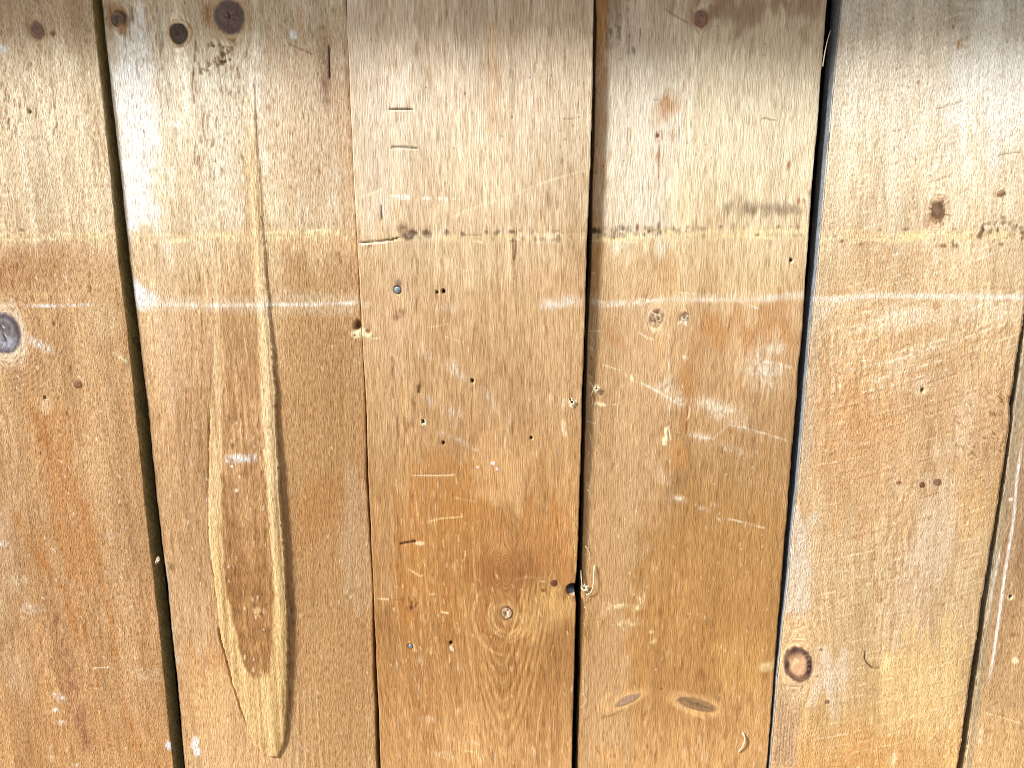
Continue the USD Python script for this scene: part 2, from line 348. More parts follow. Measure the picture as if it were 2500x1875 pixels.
def tube(pts, r0, r1, sides=6):
    p = np.asarray(pts, float); t = np.gradient(p, axis=0); t /= np.linalg.norm(t, axis=1, keepdims=True)
    a = np.cross(t, [0.03, 1.0, 0.02]); a /= np.linalg.norm(a, axis=1, keepdims=True); b = np.cross(t, a)
    ang = np.arange(sides) * 2 * math.pi / sides; r = np.linspace(r0, r1, len(p))[:, None, None]
    v = (p[:, None] + r * (np.cos(ang)[None, :, None] * a[:, None] + np.sin(ang)[None, :, None] * b[:, None])).reshape(-1, 3)
    f = []
    for i in range(len(p) - 1):
        for j in range(sides):
            k = (j + 1) % sides; A_, B_, C_, D_ = i * sides + j, i * sides + k, (i + 1) * sides + k, (i + 1) * sides + j
            f += [(A_, B_, C_), (A_, C_, D_)]
    for j in range(1, sides - 1): f += [(0, j + 1, j), ((len(p) - 1) * sides, (len(p) - 1) * sides + j, (len(p) - 1) * sides + j + 1)]
    return v, np.array(f)
def smooth_path(P, n=14):
    P = np.asarray(P, float)
    if len(P) == 2: return P[0] + np.linspace(0, 1, n)[:, None] * (P[1] - P[0])
    from scipy.interpolate import CubicSpline
    d = np.concatenate([[0], np.cumsum(np.linalg.norm(np.diff(P, axis=0), axis=1))])
    return CubicSpline(d, P)(np.linspace(0, d[-1], n))
def fibre(B, pts, r0=0.28, r1=0.08, lift=0.5, peak=0.8, n=14):
    """A loose sliver of wood lying over the board's face; pts in photograph pixels."""
    y = lambda v: B.yp(v)
    P = smooth_path([(*B.at(u, v)[:2],) for u, v in pts], n)
    t = np.linspace(0, 1, len(P)); yy = np.array([B.yp(v) for v in np.interp(t, np.linspace(0, 1, len(pts)), [q[1] for q in pts])])
    return tube(np.stack([P[:, 0], yy - lift - peak * np.sin(t * math.pi), P[:, 1]], 1), r0, r1)
def merge(ms):
    v, f, n = [], [], 0
    for a, b in ms: v.append(a); f.append(np.asarray(b) + n); n += len(a)
    return np.vstack(v), np.vstack(f)
def nail_head(B, u, v, r, sink=0.5):
    x, z, k = B.at(u, v); R = r * k
    prof = [(0, -0.35), (R * 0.55, -0.32), (R * 0.88, -0.2), (R, 0.0), (R, 0.5), (R * 0.45, 0.55), (R * 0.45, 6.0), (0, 6.0)]
    s = 28; vv = []
    for j in range(s):
        a = 2 * math.pi * j / s; w = 1 + 0.03 * math.sin(3 * a)
        vv += [(x + p * w * math.cos(a), B.yp(v) + sink + d, z + p * w * math.sin(a)) for p, d in prof]
    f = []
    for j in range(s):
        for i in range(len(prof) - 1):
            a, b = j * len(prof) + i, ((j + 1) % s) * len(prof) + i
            f += [(a, b, a + 1), (b, b + 1, a + 1)]
    return np.array(vv), np.array(f)
CHALK, PALE, YEL, DK = (236, 224, 208), (246, 226, 186), (238, 214, 160), (60, 40, 26)
rnd = random.Random(5)
def scatter_dots(B, u0, v0, u1, v1, n, rgb=(46, 28, 18), r=(2.0, 3.4), amt=0.9, deep=1.2):
    for _ in range(n):
        u, v, q = rnd.uniform(u0, u1), rnd.uniform(v0, v1), rnd.uniform(*r)
        B.spot(u, v, q, q * 1.2, rgb, amt, soft=0.4, nz=0.1, h=-deep)
def flecks(B, u0, v0, u1, v1, n, rgb=(250, 238, 212), ln=(5, 13), w=(2.4, 4.2), amt=0.75, ang=(-30, 30), h=0.12):
    for _ in range(n):
        u, v, l, a = rnd.uniform(u0, u1), rnd.uniform(v0, v1), rnd.uniform(*ln), math.radians(rnd.uniform(*ang))
        B.stroke([(u, v), (u + l * math.sin(a), v + l * math.cos(a))], rnd.uniform(*w), rgb, amt * rnd.uniform(0.5, 1.1), h=h, nz=0.5)
def torn(B, u0, v0, u1, v1, n, ln=(10, 34), rgb=(120, 74, 38), amt=0.6, slant=0.06, w=(2.6, 4.6)):
    """Short ragged tears along the grain."""
    for _ in range(n):
        u, v, l = rnd.uniform(u0, u1), rnd.uniform(v0, v1), rnd.uniform(*ln)
        k = rnd.uniform(-1, 1) * 3
        B.stroke([(u, v), (u + slant * l * 0.5 + k, v + l * 0.5), (u + slant * l, v + l)], rnd.uniform(*w), rgb, amt * rnd.uniform(0.4, 1.1), h=-0.30, nz=0.45)
def saw_ridges(B, u0, v0, u1, v1, step, rise, depth, rgb, amt, nz=0.5, w=3.4, brk=0.7):
    """Slanting marks left by the saw across the board."""
    v = v0
    while v < v1:
        vv = v + rnd.uniform(-0.3, 0.3) * step
        pts = [(u0 + (u1 - u0) * t, vv - rise * (t ** 1.25) + rnd.uniform(-3, 3)) for t in np.linspace(0, 1, 8)]
        B.stroke(pts, w, rgb, amt * rnd.uniform(0.3, 1.0), h=-depth, nz=nz, tex=brk)
        v += step
def rail_line(B, u0, u1, v0, v1, amt, dots=0, dotrange=None, dash=0.7, w=13):
    """Pale rubbed line where a rail once crossed the boards, with dark stains along its top edge."""
    rl = lambda a, n=9: [(u0 + (u1 - u0) * t, v0 + (v1 - v0) * t + a + rnd.uniform(-2.5, 2.5)) for t in np.linspace(0, 1, n)]
    B.stroke(rl(5), w * 1.8, (234, 200, 146), min(1, amt * 0.75), nz=0.8, tex=0.7, soft=0.9, fade=False)
    for _ in range(int((u1 - u0) / 18)):
        u, l, v = rnd.uniform(u0, u1), rnd.uniform(10, 55), rnd.choice([-3, 0, 3, 11, 14]) + rnd.uniform(-3, 3)
        t = (u - u0) / (u1 - u0); v += v0 + (v1 - v0) * t
        B.stroke([(max(u - l, u0), v), (u, v + rnd.uniform(-2, 2)), (min(u + l, u1), v + rnd.uniform(-3, 3))], rnd.uniform(4, 9), rnd.choice([(244, 220, 166), (238, 208, 150), (246, 228, 184)]), min(1, amt * rnd.uniform(0.8, 1.4)), h=rnd.choice([-0.08, 0.1]), nz=0.9, tex=0.55, soft=0.7)
    a, b = dotrange or (u0, u1)
    for _ in range(dots):
        u = rnd.uniform(a, b); t = (u - u0) / (u1 - u0); v = v0 + (v1 - v0) * t + rnd.choice([-11, -9, 10, -6])
        B.spot(u, v + rnd.uniform(-4, 4), rnd.uniform(2.5, 7), rnd.uniform(2, 7), (92, 62, 34), rnd.uniform(0.35, 0.9), soft=0.8, nz=0.9, h=-0.1, tex=0.6)

# ============================================================ first plank, at the left edge of the picture
B1 = Board([(-345, 0), (-190, 1875)],
           Q(0, 0, 575, 0, 640, 580, 720, 1380, 745, 1659) + Q(0, 1, 790, 400, 850, 930, 920, 1659) + Q(0, 2, 985, 600, 1050, 1240, 1095, 1659),
           1.0, 1.0, [(-200, (190, 165, 135)), (0, (205, 178, 146)), (150, (236, 214, 180)), (500, (234, 208, 170)), (680, (216, 174, 124)), (760, (206, 160, 110)), (1000, (208, 162, 110)), (1400, (203, 153, 102)), (1875, (203, 150, 94))],  # top stops darker: the shade up there is put into the base colour
           11, streak=0.8, tear=1.4, warp=(3, 0.05), side_dark=1.0, sideR=(158, 136, 86), cup=-1.2)
B1.knots = [(*q1(0, 1, 25, 500), 42, 52, 0), (*q1(0, 0, 230, 190), 18, 20, 0)]
B1.mat = 'speckled_pine'; B1.build_base()
B1.spot(20, 660, 110, 52, (168, 108, 56), 0.75, nz=0.5, soft=0.8, tex=0.35); B1.spot(140, 635, 120, 40, (186, 130, 76), 0.55, nz=0.6, soft=0.9, tex=0.4)
B1.zone(70, 980, 230, 1400, (190, 128, 66), 0.55, 34); B1.zone(215, 1000, 335, 1700, (212, 168, 118), 0.5, 30)
B1.zone(-40, 1240, 70, 1700, (214, 178, 140), 0.45, 36)
B1.stroke(Q(0, 2, 330, 560, 400, 900, 470, 1200, 560, 1600), 34, (160, 104, 70), 0.75, nz=0.6, tex=0.5)
B1.stroke(Q(0, 2, 60, 0, 200, 260, 420, 560, 500, 900), 22, (182, 118, 56), 0.75, nz=0.6, tex=0.5)
B1.stroke(Q(0, 2, 520, 0, 700, 700, 760, 1200, 900, 1659), 20, (182, 120, 60), 0.75, nz=0.6, tex=0.5)
B1.stroke(Q(0, 2, 300, 0, 450, 500, 600, 1000, 720, 1659), 12, (178, 116, 56), 0.75, nz=0.6, tex=0.6)
B1.stroke(Q(0, 1, 200, 950, 330, 1300, 560, 1659), 26, (178, 112, 54), 0.75, nz=0.6, tex=0.5)
torn(B1, 0, 60, 140, 330, 70, rgb=(150, 96, 56), slant=-0.05); torn(B1, 20, 860, 190, 1010, 60, ln=(8, 22), amt=0.45)
torn(B1, 0, 1000, 330, 1870, 120, ln=(8, 26), amt=0.3, slant=0.2); torn(B1, 30, 620, 220, 860, 70, ln=(8, 20), rgb=(140, 84, 40), amt=0.5)
for k in range(9):
    r = 66 + 13 * k; cx, cy = q1(0, 1, 25, 500)
    B1.stroke([(cx + r * 0.95 * math.cos(a), cy + r * 1.0 * math.sin(a)) for a in np.linspace(0.1, 1.55, 9)], 4.0, (150, 100, 58), 0.55 - 0.03 * k, h=-0.35, nz=0.6, tex=0.5)
for k in range(3):
    r = 60 + 15 * k; cx, cy = q1(0, 1, 25, 500)
    B1.stroke([(cx + r * math.cos(a), cy + r * math.sin(a)) for a in np.linspace(-1.5, 0.0, 9)], 4.0, (150, 96, 56), 0.5, h=-0.25, nz=0.5)
B1.knot(*q1(0, 1, 25, 500), 41, 52, 0, (112, 99, 106), (82, 68, 80), halo=(228, 200, 166), halo_amt=0.95, rings=2, label='large greyish violet knot cut by the picture edge')
B1.spot(*q1(0, 1, 25, 560), 34, 22, (170, 168, 178), 0.65, tex=0.7); B1.spot(*q1(0, 1, 250, 575), 34, 12, CHALK, 0.6, rot=-30, tex=0.6)
B1.knot(*q1(0, 0, 230, 190), 17, 20, 10, (122, 84, 72), (140, 100, 80), halo=(170, 128, 94), rings=2, crack=False)
B1.spot(*q1(0, 0, 330, 210), 8, 6, (140, 90, 52), 0.8); B1.spot(*q1(0, 0, 20, 310), 9, 9, (244, 244, 248), 0.9, tex=0.3)
B1.hole(*q1(0, 0, 185, 705), 4.2); B1.hole(*q1(0, 1, 285, 910), 3.2)
B1.spot(*q1(0, 1, 290, 950), 14, 24, (230, 192, 146), 0.7, nz=0.6)
B1.knot(*q1(0, 1, 490, 825), 10, 9, 0, (140, 98, 66), (120, 80, 50), halo=(196, 150, 100), rings=2, crack=False)
rail_line(B1, -60, 272, 574, 570, 0.8); B1.spot(*q1(0, 0, 135, 1455), 6, 4, (120, 76, 40), 0.8)
B1.stroke(Q(0, 1, 130, 325, 300, 330, 480, 325, 600, 320), 8, CHALK, 0.85, tex=0.6); B1.stroke(Q(0, 1, 700, 620, 810, 690), 9, PALE, 0.5, tex=0.4)
B1.spot(*q1(0, 1, 640, 420), 50, 46, (226, 196, 150), 0.5, tex=0.5)
for x, y, r, a in ((200, 650, 26, 0.5), (380, 1210, 18, 0.7), (350, 1290, 10, 0.8), (390, 1370, 12, 0.8), (20, 240, 14, 0.6), (700, 190, 16, 0.5), (120, 470, 26, 0.35), (930, 1070, 36, 0.35), (480, 1640, 8, 0.6)):
    B1.spot(*q1(0, 2, x, y), r, r * 0.55, CHALK if a > 0.4 else PALE, a, rot=rnd.uniform(-30, 20), tex=0.75, nz=0.5)
B1.spot(*q1(0, 2, 1068, 1525), 9, 11, (238, 238, 244), 0.85, tex=0.3)
B1.stroke(Q(0, 2, 570, 1030, 700, 1020), 3, PALE, 0.7)
flecks(B1, 0, 640, 330, 1870, 90, amt=0.5, ang=(10, 60))

# ============================================================ second plank, with the long raised sliver
B2 = Board(Q(0, 0, 625, 0, 690, 620, 750, 1150, 805, 1659) + Q(0, 1, 860, 480, 920, 980, 990, 1659) + Q(0, 2, 1050, 560, 1110, 1150, 1155, 1659),
           Q(1, 0, 576, 0, 604, 700, 634, 1300, 649, 1659) + Q(1, 1, 671, 400, 694, 930, 705, 1400, 718, 1659) + Q(1, 2, 742, 500, 747, 900, 760, 1300, 770, 1659),
           2.2, 2.2, [(-200, (210, 190, 165)), (0, (214, 194, 168)), (200, (238, 222, 198)), (460, (232, 206, 172)), (740, (210, 170, 122)), (800, (206, 164, 120)), (1000, (199, 154, 108)), (1400, (196, 148, 102)), (1875, (206, 160, 112))],
           23, streak=0.95, tear=0.7, warp=(2, 0.0), cup=-3.2, side_dark=1.0, sideL=(236, 214, 170))
B2.knots = [(*q1(0, 0, 740, 115), 20, 18, 0), (*q1(0, 0, 1130, 205), 23, 25, 0), (*q1(0, 0, 1450, 105), 38, 40, 0)]
B2.tint = (0.997, 1.006, 0.975); B2.build_base()
B2.zone(240, 70, 400, 560, (252, 246, 238), 0.95, 46, tex=0.2); B2.zone(470, 160, 590, 560, (238, 224, 200), 0.5, 30)  # first zone paints the glare on the left part into the colour
B2.zone(655, 620, 930, 1875, (186, 138, 84), 0.55, 36, tex=0.2); B2.zone(640, 60, 860, 480, (214, 178, 140), 0.5, 40)
B2.zone(800, 160, 870, 700, (200, 156, 116), 0.45, 20); B2.zone(830, 1150, 915, 1500, (196, 160, 124), 0.45, 24); B2.zone(720, 1180, 820, 1330, (176, 116, 58), 0.4, 30)
B2.zone(395, 1370, 428, 1640, (206, 196, 184), 0.8, 12, tex=0.2)
B2.zone(430, 1600, 560, 1800, (200, 142, 84), 0.4, 30); B2.zone(470, 1660, 640, 1900, (216, 172, 122), 0.5, 30)
B2.zone(355, 640, 440, 1000, (214, 178, 144), 0.45, 22)
torn(B2, 470, 100, 600, 420, 110, ln=(8, 30), rgb=(150, 100, 56), slant=0.02); torn(B2, 300, 120, 460, 330, 40, ln=(6, 18), rgb=(170, 120, 76), amt=0.5)
torn(B2, 300, 0, 400, 140, 26, ln=(20, 60), rgb=(120, 84, 56), amt=0.55); torn(B2, 600, 200, 840, 620, 90, ln=(12, 40), rgb=(150, 100, 56), amt=0.4)
for x in (1150, 1185, 1250, 1310): B2.stroke(Q(0, 1, x, 0, x + 30, 500, x + 20, 1100, x - 10, 1600), 4, (150, 96, 50), 0.7, h=-0.25, nz=0.5, tex=0.6)
for x, y in ((985, 0), (1000, 250), (880, 700), (1030, 430)): B2.stroke(Q(0, 0, x, y, x + 15, y + 160, x + 25, y + 330), 3.2, (150, 104, 66), 0.6, h=-0.22, nz=0.5, tex=0.6)
for p in ((1225, 430, 1215, 540, 1230, 660), (1290, 700, 1285, 800, 1300, 880), (1240, 250, 1230, 400)):
    B2.stroke(Q(0, 0, *p), 4.4, (140, 84, 36), 0.85, h=-0.4, nz=0.4, tex=0.3)
for p in ((1330, 270, 1390, 290, 1450, 300), (1400, 350, 1440, 330, 1490, 290), (1280, 460, 1350, 390, 1420, 340), (1360, 400, 1450, 380)):
    q = np.array(Q(0, 0, *p))
    for t in np.linspace(0, len(q) - 1.001, 13):
        c = q[int(t)] + (t % 1) * (q[int(t) + 1] - q[int(t)]) + [rnd.uniform(-5, 5), rnd.uniform(-6, 6)]
        B2.spot(c[0], c[1], rnd.uniform(2, 5), rnd.uniform(2, 4), (116, 76, 38), rnd.uniform(0.4, 0.9), rot=rnd.uniform(-40, 40), nz=0.8, soft=0.6, h=-0.4)
# the raised sliver
slabR = [(612, 130), (619, 158), (624, 283), (636, 452), (642, 565), (655, 723), (674, 961), (672 + 2, 1000), (685, 1211), (698, 1369), (705, 1528), (703.5, 1686), (700, 1781), (697, 1803), (690, 1828), (680, 1845), (672, 1852)]
slabL = [(575, 130), (560, 283), (545, 452), (535, 600), (525, 760), (518, 900), (512, 1000), (508, 1158), (508, 1316), (524, 1433), (536, 1538), (569, 1660), (601, 1755), (606, 1775), (622, 1808), (645, 1836), (666, 1852)]
heartL = [(560, 130), (545, 400), (540, 600), (541, 1000), (540, 1158), (542, 1316), (553, 1448), (574, 1528), (593, 1607), (612, 1644), (630, 1662)]
heartR = [(590, 130), (600, 400), (612, 600), (630, 800), (640, 1000), (648, 1132), (659, 1264), (669, 1448), (665, 1580), (660, 1640), (652, 1662)]
def prof(B, pts):
    w = np.array([B.at(u, v)[:2] for u, v in pts]); w = w[np.argsort(w[:, 1])]
    return np.interp(B.Z[:, :1], w[:, 1], w[:, 0])
V = B2.V; jag = 0.3 * vn(B2.Z / 1.6, B2.Z * 0, 801) + 0.3 * vn(B2.Z / 6, B2.Z * 0, 802)
xl, xr, hl, hr = prof(B2, slabL) + jag, prof(B2, slabR) + 0.7 * jag, prof(B2, heartL), prof(B2, heartR)
fr = np.clip((B2.X - xl) / np.maximum(xr - xl, 0.3), -1, 2)
ins = (fr >= 0) & (fr <= 1) & (V > 135) & (V < 1852)
Hr = np.interp(V, [135, 300, 560, 760, 960, 1200, 1500, 1700, 1800, 1852], [0.0, 0.4, 0.8, 1.2, 2.3, 3.4, 3.7, 3.2, 2.2, 1.2])
Hl = np.interp(V, [900, 1150, 1300, 1480, 1560, 1700, 1800, 1852], [0.0, 0.15, 0.5, 0.6, 1.5, 2.2, 1.8, 1.0])
band = sstep(0.3, 1.0, 1 - np.minimum(np.clip((B2.X - hl + 0.9 * B2.n_iso + 0.9 * B2.n_str + 1.3) / 3.0, 0, 1), np.clip((hr - B2.X + 0.9 * B2.n_iso + 0.9 * B2.n_str + 1.3) / 3.0, 0, 1)))
band = np.maximum(band, sstep(1640, 1668, V + 10 * B2.n_iso)); heart = 1 - band
fadeh = sstep(420, 960, V + 60 * B2.n_iso)[..., None]; fadeb = sstep(120, 500, V)[..., None]
late = sstep(1000, 1500, V)[..., None]
bandcol = A((228, 194, 146)) * (1 - late) + A((210, 170, 114)) * late
bandcol = bandcol * np.exp((0.16 * B2.n_str + 0.14 * B2.n_dash + 0.16 * vn(B2.psi / 1.1, B2.Z / 90, 803))[..., None] * np.array([0.7, 1, 1.4]))
heartcol = A((182, 136, 90)) * (1 - late) + A((156, 108, 60)) * late
heartcol = heartcol * np.exp((0.34 * B2.n_str + 0.3 * B2.n_dash + 0.2 * B2.n_iso)[..., None] * np.array([0.8, 1, 1.3]))
newc = bandcol * band[..., None] + heartcol * heart[..., None]
k = ins[..., None] * (band[..., None] * fadeb * (0.55 + 0.4 * sstep(900, 1300, V)[..., None] + 0.35 * sstep(0.55, 0.7, fr)[..., None]) + heart[..., None] * fadeh * 0.95)
B2.col += (newc - B2.col) * np.clip(k, 0, 1)
rise = Hl + (Hr - Hl) * np.clip(fr, 0, 1) ** 1.3
B2.h += np.where(ins, rise * (1 - 0.3 * sstep(0.90, 1.0, fr)) + 0.16 * B2.n_str * (band > 0.5), 0)
und = sstep(1530, 1560, V) * (1 - sstep(1740, 1790, V)) * np.clip(1 - np.abs(B2.X - xl + 0.9) / 1.0, 0, 1); B2.h -= np.where(ins, 0, 3.0 * und)
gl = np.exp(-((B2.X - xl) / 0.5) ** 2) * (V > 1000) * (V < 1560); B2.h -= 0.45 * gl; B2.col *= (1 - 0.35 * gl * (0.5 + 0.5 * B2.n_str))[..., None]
B2.pnames.append(('split_slab', 'long pointed sliver of yellow sapwood round a brown heart, lifting from the plank')); B2.part[ins & (V > 240)] = 1
B2.extra_v = None
for x, y, rr in ((1480, 650, 14), (1440, 640, 8)): pass
B2.spot(400 + 455 * .5277, 1000 + 930 * .5277, 15, 10, (214, 170, 120), 0.6, nz=0.8, h=0.35); B2.spot(400 + 460 * .5277, 1000 + 940 * .5277, 5, 4, (110, 70, 36), 0.7, h=-0.5)
for p in ((1610, 430, 1625, 900, 1650, 1659),): B2.stroke(Q(0, 0, *p), 3.4, (150, 92, 44), 0.6, h=-0.1, nz=0.3, tex=0.3)
for k in range(6): B2.stroke([(700 + 14 * k, 1700 - 10 * k), (694 + 17 * k, 1800), (688 + 20 * k, 1900)], 4, (226, 188, 138), 0.5, h=0.3, nz=0.3, tex=0.3)
for k in range(5): B2.stroke([(560 + 22 * k, 1690 + 30 * k), (585 + 16 * k, 1800 + 12 * k), (560 + 22 * k, 1900)], 5, (168, 110, 58), 0.45, h=-0.25, nz=0.4, tex=0.4)
B2.stroke([(600, 1712), (622, 1766), (652, 1712)], 6, (236, 200, 140), 0.5, h=0.2, tex=0.5); B2.stroke([(610, 1680), (634, 1736), (664, 1670)], 4, (190, 140, 78), 0.5, h=-0.2, tex=0.4)
for p in (((1000, 90), (570, 170)), ): pass
B2.knot(*q1(0, 0, 740, 115), 21, 19, 20, (92, 66, 54), (72, 48, 38), halo=(170, 120, 76), halo_amt=0.7, rings=2, label='small dark brown knot beside the first gap')
B2.spot(*q1(0, 0, 700, 40), 26, 16, (176, 130, 88), 0.6); B2.spot(*q1(0, 0, 765, 180), 10, 14, (170, 122, 88), 0.7)
B2.knot(*q1(0, 0, 1130, 210), 23, 26, 0, (72, 46, 28), (52, 32, 20), halo=(232, 200, 150), halo_amt=0.8, rings=3, label='round almost black knot with a pale collar')
B2.stroke([(q1(0, 0, 1130, 210)[0] + 33 * math.cos(a), q1(0, 0, 1130, 210)[1] + 34 * math.sin(a)) for a in np.linspace(-2.4, 2.2, 14)], 4, (150, 100, 56), 0.6, h=-0.2, nz=0.3)
B2.spot(*q1(0, 0, 1330, 100), 24, 26, (150, 98, 54), 0.8, tex=0.5)
B2.knot(*q1(0, 0, 1452, 105), 38, 40, 0, (108, 82, 76), (96, 74, 72), halo=(204, 172, 132), halo_amt=0.7, rings=1, label='largest knot, a round greyish violet disc near the top')
B2.stroke(Q(0, 0, 1415, 105, 1450, 110, 1500, 130), 4, (50, 30, 24), 0.8, h=-0.5); B2.stroke(Q(0, 0, 1450, 85, 1455, 115), 4, (50, 30, 24), 0.8, h=-0.5)
for x, y in ((1498, 663), (1115, 922), (1320, 1028), (1357, 1024), (1518, 1033), (1207, 630), (1490, 742), (1275, 1422)): B2.hole(*q1(0, 0, x, y), 2.2, deep=1.5)
for x, y in ((193, 133), (193, 288), (358, 338), (400, 460), (378, 705), (550, 625), (250, 1360), (500, 1420)): B2.hole(*q1(1, 0, x, y), 2.1, deep=1.5)
B2.spot(*q1(1, 0, 440, 420), 16, 74, (140, 100, 76), 0.55, tex=0.5); B2.spot(*q1(1, 0, 455, 560), 10, 60, (150, 104, 76), 0.5, tex=0.5)
B2.stroke(Q(1, 0, 468, 260, 470, 380, 474, 500), 4.6, (52, 34, 26), 0.95, h=-0.8, nz=0.2)
B2.stroke(Q(1, 0, 560, 200, 590, 600, 612, 1100), 10, (170, 110, 66), 0.5, tex=0.5)
B2.spot(*q1(1, 0, 248, 215), 9, 12, (248, 248, 250), 0.9, rot=25, tex=0.3)
B2.stroke(Q(1, 0, 200, 270, 300, 310, 380, 345), 3.4, (150, 104, 60), 0.6, h=-0.2)
rail_line(B2, 322, 866, 578, 568, 0.5); rail_line(B2, 600, 866, 568, 570, 0.55, w=16)
B2.zone(660, 580, 870, 620, (226, 184, 136), 0.5, 10)
# chalk rub across the plank
B2.spot(*q1(0, 1, 868, 265), 14, 34, (240, 240, 242), 0.95, rot=12, nz=0.3); B2.spot(*q1(0, 1, 905, 290), 32, 24, (236, 232, 228), 0.7, rot=20, nz=0.3)
B2.stroke(Q(0, 1, 850, 300, 1000, 320, 1250, 322, 1659, 322), 30, (236, 218, 196), 0.45, tex=0.4, soft=1.0, fade=False); B2.stroke(Q(0, 1, 950, 320, 1300, 325, 1659, 322), 8, (244, 234, 220), 0.75, tex=0.4, soft=0.9, fade=False)
B2.stroke(Q(1, 1, 60, 322, 300, 310, 500, 318, 664, 318), 46, (230, 206, 178), 0.5, tex=0.35, soft=1.0, fade=False); B2.stroke(Q(1, 1, 90, 322, 350, 322, 640, 312), 8, (244, 234, 220), 0.75, tex=0.4, soft=0.9, fade=False)
B2.stroke([(545, 1122), (580, 1118), (632, 1114)], 21, (226, 220, 216), 0.85, tex=0.6, nz=0.5, h=0.1); B2.stroke([(560, 1126), (626, 1118)], 12, (180, 172, 168), 0.5, tex=0.8)
B2.spot(400 + 340 * .5277, 1000 + 372 * .5277, 4, 4, (255, 250, 225), 0.95, nz=0.1, h=0.2); B2.spot(400 + 315 * .5277, 1000 + 262 * .5277, 3, 3, (250, 240, 215), 0.8)
for x, y, r in ((1230, 1500, 8), (1220, 1535, 8), (1238, 1570, 9)): B2.spot(*q1(0, 2, x, y), r, r * 1.2, (246, 244, 246), 0.8, tex=0.4)
B2.spot(*q1(0, 0, 1105, 785), 13, 8, (250, 244, 228), 0.8, tex=0.5); B2.stroke(Q(0, 0, 1250, 812, 1440, 830), 3, (244, 226, 196), 0.6)
B2.stroke(Q(0, 1, 1340, 900, 1350, 1100, 1330, 1300), 10, (196, 138, 56), 0.5, tex=0.5)
torn(B2, 545, 1000, 655, 1600, 90, ln=(8, 34), rgb=(120, 74, 36), amt=0.55, slant=0.03); torn(B2, 300, 660, 520, 1300, 110, ln=(16, 60), rgb=(160, 104, 58), amt=0.35, w=(2.2, 3.4))
flecks(B2, 450, 1000, 660, 1650, 45, amt=0.5); flecks(B2, 690, 700, 900, 1850, 60, amt=0.35)
torn(B2, 690, 620, 890, 1000, 60, ln=(14, 40), rgb=(150, 100, 52), amt=0.35)
# splintered notch on its right edge
B2.spot(*q1(1, 1, 655, 460), 10, 15, (96, 52, 22), 0.9, rot=-35, nz=0.3, h=-2.5); B2.spot(*q1(1, 1, 645, 508), 13, 12, (248, 224, 176), 0.95, nz=0.5, h=0.3)
B2.spot(*q1(1, 1, 632, 520), 4, 3, (110, 70, 36), 0.8, h=-0.4)
def edge_splits(B, u, v0, v1, side): pass

# ============================================================ third plank, standing proud of its neighbours
B3 = Board(Q(1, 0, 582, 0, 610, 700, 640, 1300, 656, 1659) + Q(1, 1, 680, 480, 705, 930, 722, 1400, 732, 1659) + Q(1, 2, 755, 560, 780, 1100, 800, 1659),
           Q(2, 0, 545, 0, 535, 600, 520, 1100, 498, 1659) + Q(2, 1, 485, 500, 470, 900, 465, 1200, 450, 1659) + Q(2, 2, 433, 440, 428, 490, 424, 530, 426, 560, 431, 600, 430, 650, 425, 900, 415, 1300, 405, 1659),
           0.0, 0.0, [(-200, (214, 192, 164)), (0, (220, 198, 170)), (250, (232, 208, 174)), (440, (226, 198, 158)), (740, (208, 168, 118)), (1000, (201, 156, 104)), (1250, (192, 140, 80)), (1500, (186, 130, 70)), (1700, (190, 136, 76)), (1875, (202, 150, 90))],
           37, streak=0.9, tear=0.35, warp=(3, 0.02), cup=-0.8)
kn3 = (*q1(1, 2, 1598, 678), 16, 19, 0)
B3.knots = [kn3, (*q1(2, 2, 290, 488), 10, 12, 0), (1225, 1395, 40, 30, 0)]
B3.tint = (1.0, 0.998, 1.03); B3.mat = 'streaky_pine'; B3.build_base()
B3.zone(855, 20, 960, 560, (232, 212, 184), 0.5, 26); B3.zone(1300, 40, 1450, 400, (230, 208, 172), 0.4, 34); B3.zone(1190, 40, 1220, 330, (222, 184, 140), 0.5, 10)
B3.zone(1060, 1110, 1190, 1270, (190, 132, 66), 0.5, 20); B3.zone(970, 1180, 1180, 1500, (186, 124, 54), 0.5, 50)
B3.zone(1150, 1090, 1290, 1240, (212, 164, 108), 0.7, 22, tex=0.15); B3.zone(1290, 1240, 1400, 1420, (196, 132, 66), 0.5, 26)
B3.spot(1225, 1395, 105, 50, (150, 92, 42), 0.8, nz=0.5, soft=0.75, tex=0.3); B3.zone(1160, 1290, 1290, 1370, (184, 126, 70), 0.4, 34)
B3.zone(1250, 1455, 1410, 1540, (216, 168, 98), 0.6, 24, tex=0.3)
B3.zone(885, 640, 1000, 900, (214, 176, 134), 0.4, 30); B3.zone(900, 900, 960, 1500, (206, 160, 106), 0.35, 22); B3.zone(1290, 640, 1400, 1000, (206, 164, 116), 0.35, 24)
